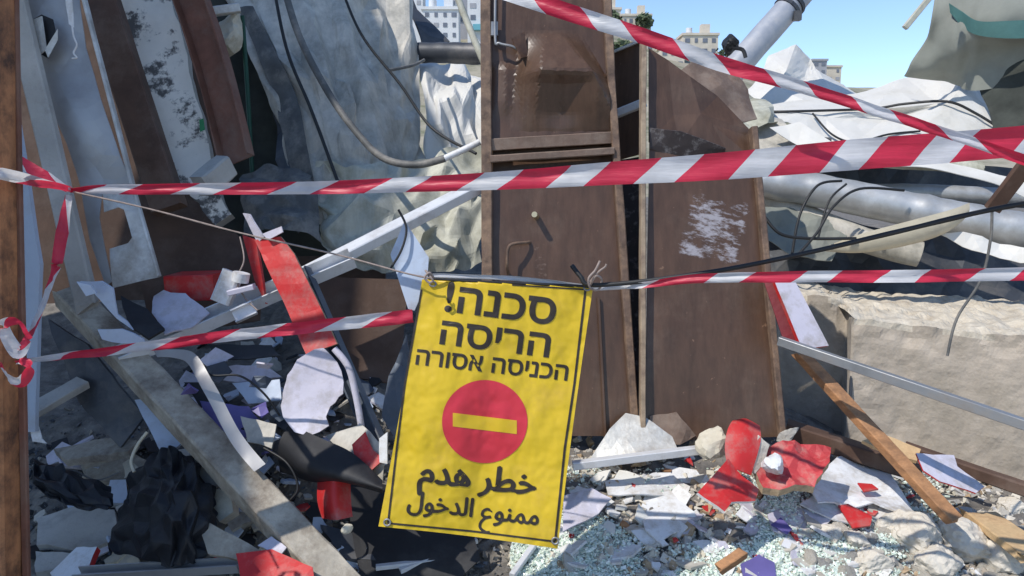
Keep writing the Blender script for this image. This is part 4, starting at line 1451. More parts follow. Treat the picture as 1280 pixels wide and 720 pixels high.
def sign():
    nu, nv = 100, 140
    vs = [S(*qpx(i / nu, j / nv)) for j in range(nv + 1) for i in range(nu + 1)]
    fs = [[j * (nu + 1) + i, (j + 1) * (nu + 1) + i, (j + 1) * (nu + 1) + i + 1, j * (nu + 1) + i + 1] for j in range(nv) for i in range(nu)]
    sheet = G().add(vs, fs)
    def strip(pts, w_):
        g = G()
        for k in range(len(pts) - 1):
            a, b = V(pts[k]), V(pts[k + 1])
            d = (b - a).normalized()
            n = V((-d.y, d.x)) * w_ / 2
            m = 24
            vv = []
            for i in range(m + 1):
                c = a.lerp(b, i / m)
                vv += [S(*(c - n), .0016), S(*(c + n), .0016)]
            g.add(vv, [[2 * i, 2 * i + 1, 2 * i + 3, 2 * i + 2] for i in range(m)])
        return g
    border = strip([(527, 362), (506, 480), (496, 560), (485, 654)], 2.6).join(strip([(484, 654), (590, 664), (694, 677)], 2.4)).join(
        strip([(732, 361), (718, 480), (706, 560), (694, 677)], 3.0)).join(strip([(640, 356), (732, 362)], 2.0))
    def ell(cx, cy, rx, ry, lift):
        g = G()
        rings, seg = 18, 72
        vv = [S(cx, cy, lift)]
        for r in range(1, rings + 1):
            for k in range(seg):
                a = 2 * math.pi * k / seg
                vv.append(S(cx + rx * r / rings * math.cos(a), cy + ry * r / rings * math.sin(a), lift))
        ff = [[0, 1 + (k + 1) % seg, 1 + k] for k in range(seg)]
        for r in range(rings - 1):
            for k in range(seg):
                a, b = 1 + r * seg + k, 1 + r * seg + (k + 1) % seg
                ff.append([a, b, b + seg, a + seg])
        return g.add(vv, ff)
    disc = ell(606, 527, 53.5, 52, .0017)
    bar = G()
    vv = []
    for j in range(5):
        for i in range(21):
            x = lerp(566, 646, i / 20)
            vv.append(S(x, lerp(516, 533, j / 4) + (x - 566) * .12, .0030))
    bar.add(vv, [[j * 21 + i, (j + 1) * 21 + i, (j + 1) * 21 + i + 1, j * 21 + i + 1] for j in range(4) for i in range(20)])
    parts = [('sheet', sheet, m_signyellow, True, [('border_line', border, m_ink, False)]), ('no_entry_disc', disc, m_signred, True, [('bar', bar, m_signyellow, True)])]

    def text(s, x0, y0, w_, h_, off, slope=.125, lean=.14, ref=None, fat=0):
        c = bpy.data.curves.new('lettering', 'FONT')
        c.body = s
        c.offset = off
        c.resolution_u = 4
        o = bpy.data.objects.new('lettering', c)
        col.objects.link(o)
        bpy.context.view_layer.update()
        me = bpy.data.meshes.new_from_object(o.evaluated_get(bpy.context.evaluated_depsgraph_get()))
        bpy.data.objects.remove(o)
        bm = bmesh.new()
        bm.from_mesh(me)
        bmesh.ops.triangulate(bm, faces=bm.faces)
        bmesh.ops.subdivide_edges(bm, edges=[e for e in bm.edges if e.calc_length() > .12], cuts=2)
        bmesh.ops.triangulate(bm, faces=bm.faces)
        xs = [v.co.x for v in bm.verts]
        ys = [v.co.y for v in bm.verts]
        mx, Mx = min(xs), max(xs)
        # baseline is y = 0, h_ pixels per reference height
        hr = ref or max(ys)
        vs = []
        g = G()
        fs = [[v.index for v in f.verts] for f in bm.faces]
        sh = [(0, 0)] if not fat else [(-fat, 0), (fat, 0), (0, fat * .7), (0, -fat * .7)]
        for k, (sx, sy) in enumerate(sh):
            vs = []
            for v in bm.verts:
                a = (v.co.x - mx) / (Mx - mx) * w_ + sx
                b = v.co.y / hr * h_ + sy
                vs.append(S(x0 + a + b * lean, y0 + a * slope - b, 0.0018 + .00015 * k))
            g.add(vs, fs)
        bm.free()
        bpy.data.meshes.remove(me)
        return ('lettering', g, m_ink, False)
    parts.append(text('!\u05D4\u05E0\u05DB\u05E1', 555, 388, 138, 31, .022, ref=.6))
    parts.append(text('\u05D4\u05E1\u05D9\u05E8\u05D4', 549, 429, 137, 28, .022, ref=.6))
    parts.append(text('\u05D4\u05E8\u05D5\u05E1\u05D0 \u05D4\u05E1\u05D9\u05E0\u05DB\u05D4', 519, 455, 190, 18.5, .020, slope=.108, ref=.6))
    parts.append(text('\uFEE1\uFEAA\uFEEB \uFEAE\uFEC4\uFEA7', 523, 602, 145, 31, 0, slope=.115, ref=.75, fat=1.5))
    parts.append(text('\uFEDD\uFEEE\uFEA7\uFEAA\uFEDF\uFE8D   \uFEEE\uFEE8\uFEE4\uFEE3', 509, 636, 163, 23, 0, slope=.125, ref=.72, fat=.9))
    # the letter ain, drawn as a pen stroke
    cen = crom([V((x, y, 0)) for x, y in ((615, 640), (609.5, 636.5), (604, 639), (603, 644), (607.5, 646.5), (613.5, 646), (606, 648), (601, 653), (600, 659), (605, 664), (612, 664.5))], 6)
    vv = []
    for i, c in enumerate(cen):
        d = (cen[min(i + 1, len(cen) - 1)] - cen[max(i - 1, 0)]).normalized()
        n = V((-d.y, d.x, 0)) * (1.75 if 3 < i < len(cen) - 5 else .9)
        vv += [S(c.x - n.x, c.y - n.y, .0018), S(c.x + n.x, c.y + n.y, .0018)]
    parts[-1][1].add(vv, [[2 * i, 2 * i + 1, 2 * i + 3, 2 * i + 2] for i in range(len(cen) - 1)])
    for (x, y) in ((484, 653), (694, 676), (541, 352), (734, 357)):
        ring = []
        for k in range(13):
            a = 2 * math.pi * k / 12
            ring.append(S(x + 4 * math.cos(a), y + 4 * math.sin(a), .004) if y > 400 else S(x + 4 * math.cos(a), y + 3 + 3 * math.sin(a), .004))
        parts.append(('eyelet', tube(ring, .0028, 6, 2), m_steel, True))
    thing('warning_sign', 'yellow vinyl demolition warning sign with red no entry disc, tied to the cord', 'sign', parts)
sign()

# cord, cables and knots carrying the sign
solo('twine_cord', tube(pp([(92, 240, 2.38), (190, 262, 2.36), (300, 291, 2.33), (420, 318, 2.31), (505, 341, 2.285), (540, 348, 2.275)]), .0027, 7, 8, .25, 2), m_cord, 'thin pale twine from the left tape knot to the sign', 'cord')
solo('twine_cord', tube(pp([(536, 348, 2.302), (600, 352, 2.302), (670, 355, 2.302), (738, 358, 2.30)]), .0042, 7, 8, .2, 4), m_cable, 'dark twine along the upper edge of the sign', 'cord')
solo('power_cable', tube(pp([(715, 332, 2.28), (726, 346, 2.26), (738, 356, 2.25), (800, 352, 2.22), (900, 338, 2.17), (1000, 318, 2.1), (1120, 290, 2.02), (1230, 264, 1.96), (1340, 244, 1.9)]), .0068, 8, 8, .1, 5), m_cable, 'black cable running from the sign corner up to the right border', 'cable')
solo('wire_knot', tube(pp([(738, 356, 2.24), (745, 345, 2.22), (752, 350, 2.24), (748, 362, 2.25), (738, 360, 2.23), (736, 348, 2.22), (744, 338, 2.22), (750, 326, 2.22)]), .0035, 6, 7).join(
     tube(pp([(738, 352, 2.24), (748, 340, 2.22), (756, 334, 2.22), (758, 330, 2.22)]), .003, 6, 5)), m_cord, 'tangled pale wire knot at the right upper corner of the sign', 'knot')
solo('wire_knot', tube(pp([(532, 338, 2.26), (538, 346, 2.24), (541, 351, 2.24), (536, 353, 2.24), (531, 347, 2.24), (537, 341, 2.24), (542, 347, 2.25)]), .0034, 6, 7), m_cord, 'pale twine knot at the left upper corner of the sign', 'knot')

# ------------------------------------------------------------------ striped barrier tapes
def us(pxs, first, period):
    return [(p - first) / period for p in pxs]
def tape(name, cps, first, period, label, seed, slant=.32, us_=None, wr=.0055):
    u = us_ or us([c[0] for c in cps], first, period)
    g = ribbon([(P(c[0], c[1], c[2]), c[3], c[4]) for c in cps], u, seed, slant, wr=wr)
    return solo(name, g, m_tape, label, 'barrier tape', 'red and white barrier tapes', True)

tape('barrier_tape', [(-30, 210, 1.80, .030, .3), (24, 222, 1.84, .027, .2), (88, 237, 2.4, .018, .8)], 20, 118, 'end of the main striped tape left of the twisted knot, by the post', 2)
tape('barrier_tape', [(88, 237, 2.4, .018, .8), (130, 237, 2.38, .030, .2), (250, 236, 2.34, .034, .1), (400, 234.5, 2.28, .037, .05), (520, 230.5, 2.22, .042, 0), (640, 225, 2.16, .050, 0), (760, 217, 2.1, .060, 0), (900, 208, 2.02, .068, 0), (1060, 194, 1.94, .074, 0), (1200, 183, 1.88, .072, .1), (1340, 170, 1.82, .068, .1)],
     0, 1, 'widest striped tape crossing the whole scene level above the sign', 3,
     us_=[-.55, -.18, .86, 2.12, 3.13, 4.17, 5.28, 6.47, 7.89, 9.12, 10.3])
tape('barrier_tape', [(600, -22, 2.2, .045, .3), (700, 12, 2.1, .043, .1), (800, 44, 2.02, .038, .1), (900, 79, 1.95, .036, .2), (1000, 108, 1.88, .030, .3), (1100, 140, 1.8, .024, .3), (1200, 172, 1.74, .022, .3), (1340, 220, 1.68, .022, .3)],
     0, 1, 'narrow striped tape slanting from the top of the tall door to the right', 5, slant=-.25, us_=[-.75, .12, 1.0, 1.85, 2.74, 3.67, 4.60, 5.9])
tape('barrier_tape', [(20, 453, 1.83, .010, .3), (70, 446, 2.2, .020, .2), (150, 437, 2.4, .030, .1), (260, 423, 2.37, .036, .1), (380, 409, 2.34, .038, .1), (470, 400, 2.32, .042, 0), (516, 395, 2.31, .040, 0)],
     190, 128, 'striped tape low on the left from the post knot to the sign edge', 6)
tape('barrier_tape', [(536, 345, 2.325, .014, .2), (640, 348, 2.325, .016, .2), (745, 359, 2.31, .018, .2), (800, 356, 2.22, .018, .2), (880, 348, 2.14, .026, 0), (1000, 346, 2.06, .031, 0), (1140, 345, 1.98, .032, 0), (1340, 341, 1.9, .034, 0)],
     0, 1, 'thin striped tape from the sign corner to the right in front of the block', 8, slant=.2, us_=[.78, .83, .88, .98, 1.57, 2.66, 3.97, 5.8])
# hanging tape on the left
def hang(cps, u, label, seed):
    g = ribbon([(P(c[0], c[1], c[2]), c[3], c[4]) for c in cps], u, seed, .3, wr=.002)
    return solo('barrier_tape', g, m_tape, label, 'barrier tape', 'red and white barrier tapes', True)
hang([(86, 244, 2.38, .022, 0), (78, 290, 2.36, .040, 0), (68, 340, 2.34, .036, .1), (56, 375, 2.2, .020, .3), (44, 405, 2.0, .020, .3), (30, 428, 1.82, .014, .3)], [.02, .3, .62, .95, 1.1, 1.4], 'striped tape hanging straight down from the knot at left', 11)
hang([(86, 238, 2.37, .016, .5), (60, 222, 2.36, .030, .3), (38, 210, 2.36, .034, .2), (16, 196, 2.36, .030, .3)], [.0, .25, .55, .9], 'short loose tape end flying up from the left knot', 12)
hang([(34, 425, 1.80, .016, .3), (22, 440, 1.79, .032, .2), (4, 408, 1.78, .024, .5), (22, 402, 1.77, .024, .6), (38, 424, 1.77, .024, .6)], [.55, .8, 1.1, 1.4, 1.55], 'crumpled tape loop tied around the rusty post, upper loop', 13)
hang([(0, 455, 1.80, .030, .3), (12, 472, 1.78, .030, .4), (26, 478, 1.78, .030, .4), (38, 458, 1.79, .022, .3), (24, 450, 1.80, .016, .3)], [.58, .95, 1.15, 1.45, 1.6], 'crumpled tape bow below the loop on the rusty post', 14)

# ------------------------------------------------------------------ left debris, from the back to the front
solo('white_profile', sweep(uprof(.075, .05, .006), P(150, 446, 2.75), P(440, 322, 3.05), (0, -.6, 1), 6, .01, 3), m_alu,
     'white window profile lying slantwise, left half under the red panel', 'profile bar')
solo('white_profile', sweep(rect(.065, .045, .004), P(372, 348, 3.05), P(604, 230, 3.35), (0, -.4, 1), 6, .01, 4), m_alu,
     'pale aluminium bar rising to the tall door above the brown board', 'profile bar')
lk = sweep(rect(.07, .06, .008), P(276, 378, 2.82), P(292, 340, 2.84), (0, -1, 0), 2, .02, 2)
ls = tube(pp([(300, 352, 2.80), (302, 341, 2.80)]), .03, 14, 2)
lb_ = sweep(rect(.05, .02, .003), P(286, 366, 2.79), P(318, 358, 2.8), (0, 0, 1), 2, .01)
lb2 = sweep(uprof(.05, .03, .005), P(292, 396, 2.78), P(318, 384, 2.8), (0, -1, .3), 1)
thing('lock_fitting', 'white plastic lock fitting with round spool on the white profile', 'fitting',
      [('body', lk, m_white, False), ('spool', ls, m_white, True), ('plate', lb_, m_lav, False), ('clip', lb2, m_alu, False)])
solo('red_box', sweep(rect(.16, .10, .004), P(218, 358, 3.06), P(278, 356, 3.05), (0, 0, 1), 2, .01), m_red, 'dull red box in shade on the brown board', 'box')
solo('laminate_strip', plate(pp([(318, 300, 2.92), (352, 296, 2.90), (368, 318, 2.86), (384, 348, 2.82), (422, 430, 2.72), (384, 444, 2.72), (352, 372, 2.82)]), .012, .03, .001, .012, 7, bend=(.4, .6), side=1, back=1, seed=2), [m_red, m_chip],
     'bright red laminate strip leaning behind the low striped tape', 'panel')
solo('laminate_strip', plate(pp([(303, 294, 3.0), (320, 300, 2.96), (332, 380, 2.9), (318, 350, 2.95)]), .01, .04), m_red, 'dark red narrow strip in shade left of the bright red one', 'panel')
solo('lavender_shard', plate(pp([(303, 267, 2.95), (312, 268, 2.93), (330, 296, 2.9), (322, 304, 2.92)]), .005, .03, .002, .004, 8), m_lav, 'lavender splinter standing up on the red strip, left one', 'shard', 'pale shards above the red strip')
solo('lavender_shard', plate(pp([(328, 292, 2.89), (352, 283, 2.88), (354, 290, 2.87), (334, 300, 2.88)]), .005, .03, .002, .004, 8), m_lav, 'lavender splinter lying level on the red strip, right one', 'shard', 'pale shards above the red strip')
solo('slate_post', sweep(uprof(.055, .04, .006), P(378, 338, 2.98), P(474, 560, 2.62), (-.3, -1, .2), 6, .01, 3), m_slate, 'slate blue steel post slanting down behind the red strip to the sign', 'post')
solo('white_triangle', plate(pp([(488, 318, 2.42), (506, 276, 2.44), (536, 322, 2.42), (534, 352, 2.40), (518, 388, 2.38), (510, 386, 2.38)]), .005, .05, .001, .003, 4), m_bluewhite,
     'pointed pale blue plate hanging behind the upper left corner of the sign', 'plate')
solo('plate_cord', tube(pp([(498, 262, 2.43), (508, 285, 2.42), (502, 312, 2.40), (488, 336, 2.39)]), .004, 6, 6), m_cable, 'black string tied around the pointed pale blue plate', 'cord')
solo('blue_cloth', plate(pp([(508, 418, 2.55), (516, 470, 2.5), (494, 548, 2.45), (478, 520, 2.5), (484, 470, 2.52)]), .006, .04, .004, .02, 6), m_slate, 'slate blue crumpled sheet along the left edge of the sign', 'sheet')
solo('lavender_plate', plate(pp([(192, 370, 2.95), (204, 362, 2.95), (232, 368, 2.92), (262, 392, 2.85), (240, 408, 2.78), (206, 416, 2.75), (190, 388, 2.85)]), .006, .03, .005, .02, 5), m_lav,
     'crumpled lavender sheet lying under the red box', 'plate')
for k, (pts, lb) in enumerate((
    ([(100, 352), (128, 350), (142, 360), (148, 392), (158, 402), (166, 412), (146, 398), (118, 366)], 'pale blue splintered board, uppermost by the cut-out plate'),
    ([(122, 412), (152, 412), (178, 424), (182, 432), (150, 430), (128, 424)], 'pale blue splintered board lying flat just above the low tape'),
    ([(96, 352), (112, 356), (120, 366), (108, 370)], 'little pale blue splinter beside the cement strip'))):
    solo('blue_splinter', plate(pp(pts, 2.62 - .03 * k), .008, .03, .006, .012, 8, seed=k + 4), m_bluewhite, lb, 'shard', 'pale blue splinters')
solo('black_sheet', plate(pp([(150, 368, 2.9), (184, 386, 2.85), (206, 412, 2.75), (186, 424, 2.7), (160, 405, 2.75)]), .01, .05, .004, .01), m_black, 'small black plastic sheet right of the pale blue splinters', 'sheet')
solo('wood_beam', sweep(rect(.105, .085, .007), P(86, 368, 3.0), P(440, 748, 2.15), (.2, -.55, 1), 26, .035, 9, ends=.015), m_beam,
     'long weathered timber beam slanting from mid left to the bottom', 'beam')
solo('metal_strip', cloth([pp([(192, 438, 2.62), (240, 440, 2.58), (268, 480, 2.5), (300, 540, 2.45), (332, 580, 2.4)]), pp([(196, 446, 2.6), (232, 452, 2.56), (256, 492, 2.48), (288, 552, 2.43), (318, 590, 2.38)])], 9, 5, .012, 6, .01, 4, 3), m_galv,
     'curved grey metal trim lying along the upper side of the timber', 'metal strip')
solo('pale_board', plate(pp([(168, 500, 2.78), (188, 498, 2.78), (234, 550, 2.66), (204, 570, 2.62)]), .01, .04, .002, .004), m_bluewhite, 'pale blue board tucked under the timber beam', 'board')
solo('grey_slab', plate(pp([(236, 552, 2.62), (262, 556, 2.58), (296, 602, 2.5), (262, 612, 2.5), (238, 600, 2.55)]), .02, .04, .002, .004), m_cement, 'flat grey slab under the middle of the timber beam', 'slab')
disc = [(355 + 37 + 38 * math.cos(a) + 8 * math.sin(a), 492 - 54 * math.sin(a)) for a in [i * 2 * math.pi / 22 for i in range(22)]]
def discpts():
    q = []
    for (x, y) in disc:
        if x > 415 and y > 495:
            x = 415 - (y - 495) * .25
        q.append((x, y, 2.62 - (y - 440) * .0012))
    return pp(q)
solo('round_plate', plate(discpts(), .008, .02, .008, .012, 5, bend=(0.2, .9), seed=5), m_lav, 'big round lavender plate with a broken right side in the middle of the left debris', 'plate')
solo('curved_strip', tube(pp([(418, 436, 2.58), (436, 460, 2.56), (446, 500, 2.54), (452, 536, 2.52)]), .012, 8, 8), m_lav, 'curved lavender rim strip right of the round plate', 'rim')
solo('black_curved_sheet', cloth([pp([(362, 530, 2.55), (400, 548, 2.45), (440, 566, 2.4), (478, 600, 2.35)]), pp([(348, 556, 2.5), (385, 585, 2.38), (430, 598, 2.33), (478, 612, 2.3)]), pp([(350, 590, 2.55), (385, 600, 2.5), (430, 604, 2.45), (478, 618, 2.4)])], 9, 8, .01, 4, .0, 2, 4), m_black,
     'curved black plastic sheet left of the sign', 'sheet')
solo('grey_sheet', plate(pp([(406, 545, 2.52), (452, 530, 2.5), (482, 560, 2.42), (478, 604, 2.38), (440, 580, 2.42)]), .005, .04, .004, .008), m_tarp, 'grey sheet with red blotches behind the black curved sheet', 'sheet')
solo('red_patch', plate(pp([(440, 556, 2.44), (456, 540, 2.45), (466, 562, 2.42), (480, 574, 2.385), (464, 588, 2.38), (444, 578, 2.40)]), .004, .03, .003, .003), m_red, 'red round scrap on the grey sheet beside the sign', 'scrap')
solo('white_disc', plate(pp([(474, 548, 2.36), (484, 540, 2.36), (484, 580, 2.33), (474, 578, 2.34)]), .006, .03, .002, .003), m_white, 'small white disc poking out behind the left edge of the sign', 'disc')
solo('red_tube', cloth([pp([(396, 598, 2.48), (416, 598, 2.40), (438, 600, 2.44)]), pp([(396, 625, 2.45), (416, 625, 2.37), (438, 625, 2.41)]), pp([(402, 648, 2.42), (420, 650, 2.35), (440, 646, 2.38)])], 8, 8, .005, 6, .0, 2, 3), m_red,
     'red curved laminate piece standing in shade left of the sign foot', 'panel')
solo('black_bag', crumple([
    pp([(196, 566, 2.62), (215, 562, 2.6), (238, 570, 2.55), (252, 600, 2.5)]),
    pp([(160, 600, 2.6), (200, 596, 2.42), (240, 600, 2.40), (268, 622, 2.46)]),
    pp([(142, 650, 2.5), (190, 645, 2.30), (240, 645, 2.30), (268, 650, 2.4)]),
    pp([(140, 690, 2.4), (190, 705, 2.28), (235, 708, 2.26), (262, 690, 2.34)])], 150, .028, 7, aniso=1.0, fine=.008, sub=3, sm_=2), m_blackbag, 'big black plastic bag slumped under the timber beam', 'bag')
solo('black_rag', crumple([pp([(44, 574, 2.7), (80, 585, 2.66), (140, 610, 2.6)]), pp([(40, 600, 2.6), (80, 610, 2.52), (142, 628, 2.5)]), pp([(60, 620, 2.52), (90, 632, 2.48), (138, 640, 2.46)])], 60, .022, 4, aniso=1.2, fine=.006, sub=3, sm_=1), m_blackbag, 'black crumpled rag lying on the floor at left', 'rag')
solo('grey_plank', sweep(rect(.07, .03, .004), P(30, 520, 2.7), P(104, 478, 2.9), (0, -.5, 1), 4, .03, 2), m_cement, 'short grey plank leaning behind the rusty post', 'plank')
solo('bent_sheet', plate(pp([(60, 400, 3.0), (108, 430, 2.95), (180, 520, 2.9), (150, 560, 2.85), (96, 500, 2.9)]), .02, .05, .005, .02, 4), m_darkgrey, 'dark grey bent sheet in the hollow below the cement strip', 'sheet')
solo('torn_strip', plate(pp([(36, 520, 2.5), (44, 516, 2.5), (52, 548, 2.46), (58, 554, 2.45), (40, 552, 2.46)]), .004, .02, .003, .005), m_white, 'white torn strip beside the foot of the rusty post', 'scrap')
solo('pale_slab', plate(pp([(66, 560, 2.95), (130, 548, 2.95), (172, 552, 2.9), (160, 566, 2.82), (84, 572, 2.85)]), .03, .04, .008, .01), m_beam, 'long pale broken board lying on the floor behind the black rag', 'board')
for k, (pts, lf, mt, lb) in enumerate((
    ([(44, 650), (96, 632), (142, 640), (146, 672), (110, 690), (48, 684)], .05, m_cement, 'wide grey slab on the floor left of the black bag'),
    ([(92, 566), (150, 560), (196, 580), (170, 604), (110, 600)], .05, m_beam, 'grey brown board between the black rag and the pale blue board'),
    ([(44, 690), (88, 694), (84, 712), (44, 716)], .05, m_cement, 'small grey slab in the bottom left corner above the carton'),
    ([(268, 620), (300, 612), (320, 650), (290, 664)], .05, m_rock2, 'grey slab under the timber right of the black bag'),
    ([(400, 660), (440, 664), (470, 700), (430, 700)], .05, m_darkgrey, 'dark sheet between the timber end and the sign'))):
    solo('floor_slab', plate([Gp(x, y, lf) for x, y in pts], .03, .03, .006, .012, 5, seed=80 + k), mt, lb, 'slab', 'slabs on the shaded floor')
solo('yellow_hook', tube(pp([(184, 540, 2.6), (172, 556, 2.58), (164, 576, 2.55), (168, 590, 2.53)]), .006, 7, 6), m_gutter, 'thin yellow plastic hook left of the pale blue board', 'hook')
solo('cardboard_box', plate(pp([(252, 668, 2.32), (262, 654, 2.34), (330, 690, 2.25), (320, 704, 2.22), (260, 692, 2.27)]), .02, .03, .004, .01), m_beam, 'torn beige cardboard strip under the lower timber', 'cardboard')
solo('red_flap', plate(pp([(296, 694, 2.2), (340, 686, 2.22), (392, 712, 2.14), (396, 740, 2.1), (304, 740, 2.1)]), .006, .03, .002, .012, 5, bend=(0, .8)), m_red, 'red curved flap at the bottom border left of the timber', 'panel')
solo('lavender_scrap', plate(pp([(322, 682, 2.24), (340, 670, 2.26), (358, 684, 2.22), (350, 694, 2.2)]), .004, .02, .003, .006), m_lav, 'small lavender scrap resting on the red flap', 'scrap')
bx = plate(pp([(62, 716, 2.4), (96, 684, 2.45), (122, 684, 2.42), (112, 706, 2.35), (84, 740, 2.25)]), .02, .03, .003, .006, side=1)
solo('red_white_carton', bx, [m_white, m_red], 'white carton with red side at the bottom left corner', 'carton')
solo('bottom_rail', sweep(uprof(.04, .03, .004), P(96, 718, 2.3), P(300, 706, 2.25), (0, -.3, 1), 3, .01), m_galv, 'grey metal rail along the bottom border left', 'rail')
for k, (a, b, lb) in enumerate(((( 500, 716), (596, 676), 'white slim bar right below the sign, crossing to the left'), ((640, 722), (668, 682), 'grey slim bar standing right below the sign centre'), ((470, 712), (560, 700), 'white bar flat on the ground at the end of the timber'))):
    solo('slim_bar', sweep(rect(.022, .016, .002), Gp(*a, .05), Gp(*b, .05), (0, 0, 1), 3, .01), m_alu, lb, 'bar', 'slim bars under the sign')
solo('floor_sheet', plate(gp([(430, 600, .06), (500, 610, .06), (590, 665, .07), (600, 700, .06), (560, 735, .04), (450, 725, .04)]), .008, .05, .004, .01), m_black, 'black sheet on the ground beneath the lower left sign corner', 'sheet')
solo('stone_pebble', rock(P(434, 660, 2.3), .02, 9, (1, .7, .8)), m_foam, 'small cream pebble under the red curved piece', 'pebble')
solo('pale_column', plate(pp([(266, 612, 2.5), (288, 612, 2.48), (292, 640, 2.44), (274, 652, 2.42), (266, 640, 2.45)]), .04, .03, .004, .008), m_foam, 'cream broken tile standing right of the black bag', 'tile')
for k, (pts, mt, Y, lb) in enumerate((
    ([(262, 458), (330, 456), (352, 470), (300, 478), (270, 472)], m_lav, 2.85, 'flat lavender sheet behind the round plate, top of the layers'),
    ([(290, 478), (350, 474), (352, 500), (310, 504)], m_bluewhite, 2.78, 'pale blue folded sheet left of the round plate'),
    ([(250, 500), (310, 508), (336, 540), (300, 548), (262, 530)], m_purple, 2.7, 'purple sheet in shade between timber and round plate'),
    ([(300, 520), (345, 530), (340, 560), (310, 552)], m_tarp, 2.62, 'grey flat carton left of the black curved sheet'),
    ([(260, 430), (340, 432), (352, 446), (270, 450)], m_darkgrey, 2.95, 'dark sheet directly below the low tape'),
    ([(230, 478), (262, 480), (284, 500), (250, 508)], m_black, 2.75, 'black scrap behind the curved metal trim'))):
    solo('layer_sheet', plate([P(x, y, Y - (y - pts[0][1]) * .002) for x, y in pts], .008, .03, .004, .015, 5, seed=k + 30), mt, lb, 'sheet', 'sheets layered around the round plate')

for k, (pts, r_, mt, lb) in enumerate((
    ([(300, 296, 2.9), (305, 325, 2.85), (296, 350, 2.82), (306, 372, 2.8), (322, 388, 2.78)], .003, m_cord, 'thin pale wire hanging from the lavender splinters over the lock fitting'),
    ([(236, 444, 2.6), (262, 468, 2.55), (300, 470, 2.55), (330, 492, 2.55), (350, 520, 2.55)], .004, m_cable, 'black wire winding from the metal trim towards the round plate'),
    ([(330, 560, 2.5), (360, 580, 2.45), (372, 612, 2.42), (352, 640, 2.4), (380, 664, 2.36)], .004, m_cable, 'black wire curling on the floor between timber and red piece'),
    ([(50, 600, 2.7), (88, 588, 2.68), (120, 600, 2.66), (150, 590, 2.66)], .003, m_hose, 'grey wire lying over the black rag on the left'))):
    solo('loose_wire', tube(pp(pts), r_, 6, 8), mt, lb, 'wire', 'loose wires in the left debris')

# ------------------------------------------------------------------ right debris on the heap
solo('shade_grey_plate', plate(pp([(738, 574, 2.98), (762, 536, 3.05), (782, 517, 3.1), (806, 522, 3.08), (840, 546, 3.02), (846, 560, 2.98), (800, 572, 2.94)]), .006, .04, .002, .01, 4, bend=(1.2, .35)), m_galvlight,  # white sheet given a grey colour to look shaded
     'big white sheet, greyed to look shaded, leaning at the feet of both doors', 'plate')
solo('white_batten', sweep(rect(.035, .03, .003), P(716, 582, 2.85), P(908, 558, 2.9), (0, 0, 1), 6, .02, 2), m_alu, 'white batten lying level in front of the grey white sheet', 'batten')
def curved_red():
    rows = []
    for (l, m_, r) in (((922, 526, 2.84), (934, 524, 2.84), (946, 531, 2.82)), ((915, 526, 2.79), (931, 525, 2.785), (950, 533, 2.77)), ((908, 542, 2.745), (928, 545, 2.73), (951, 550, 2.73)),
                       ((906, 562, 2.715), (924, 566, 2.70), (945, 572, 2.705)), ((909, 582, 2.69), (924, 588, 2.675), (938, 594, 2.68))):
        rows.append(pp([l, m_, r]))
    top_ = cloth(rows, 8, 6, .006, 9, 0, 2, 1, .014)
    low_ = plate(pp([(872, 616, 2.55), (908, 576, 2.66), (926, 596, 2.64), (948, 612, 2.62), (944, 626, 2.58), (914, 628, 2.52), (904, 642, 2.48)]), .012, .025, .001, .004, 5, bend=(.6, 1.2), side=1, back=1)
    core = plate(pp([(948, 545, 2.735), (962, 556, 2.74), (956, 576, 2.72), (944, 592, 2.69), (940, 580, 2.69)]), .02, .02, .004, .006)
    thing('red_curved_board', 'bright red curved board piece standing in the broken glass', 'board',
          [('upper_curl', top_, m_red, True), ('lower_flap', low_, [m_red, m_white], False), ('torn_core', core, m_rock, False)])
curved_red()
solo('crushed_carton', plate(pp([(942, 582, 2.72), (960, 560, 2.82), (1000, 556, 2.84), (1040, 560, 2.82), (1036, 578, 2.74), (1018, 606, 2.64), (985, 610, 2.62), (955, 604, 2.64)]), .03, .025, .006, .03, 9, seed=7, crease=.02, side=1), [m_redpale, m_chip],
     'crushed carton with torn red and yellowish paper behind the white plates', 'carton')
solo('white_bowl', rock(P(968, 580, 2.66), .05, 23, (1.1, .9, .7)), m_white, 'white crumpled lump on the crushed red carton', 'lump')
solo('white_crust', rock(P(893, 556, 2.82), .07, 29, (1.1, .8, .9)), m_foam, 'cream crust lump behind the red curved board', 'lump')
WP = (
    ([(1022, 590), (1046, 574), (1076, 570), (1100, 582), (1122, 610), (1144, 644), (1130, 646), (1092, 630), (1060, 640), (1020, 636), (1010, 616)], .05, 'large white plate, uppermost of the broken stack', m_white),
    ([(1000, 632), (1030, 612), (1090, 632), (1116, 632), (1114, 660), (1084, 664), (1040, 650)], .035, 'white plate slab under the uppermost one, facing the front', m_white),
    ([(960, 646), (980, 634), (1012, 640), (1042, 648), (1020, 670), (985, 670), (966, 664)], .03, 'lavender plate left of the white broken stack', m_lav),
    ([(756, 604), (800, 592), (838, 592), (862, 610), (858, 622), (800, 620), (760, 622)], .03, 'long white plate at the foot of the white batten', m_white),
    ([(806, 622), (838, 618), (868, 640), (874, 656), (822, 680), (806, 664), (800, 640)], .03, 'white plate dusted with glass, in the middle of the heap', m_white),
    ([(704, 620), (740, 612), (764, 624), (748, 644), (704, 666)], .07, 'white folded plate against the lower right sign edge', m_lav),
    ([(828, 582), (870, 588), (884, 606), (850, 604)], .03, 'thin white plate behind the red curved board', m_white),
)
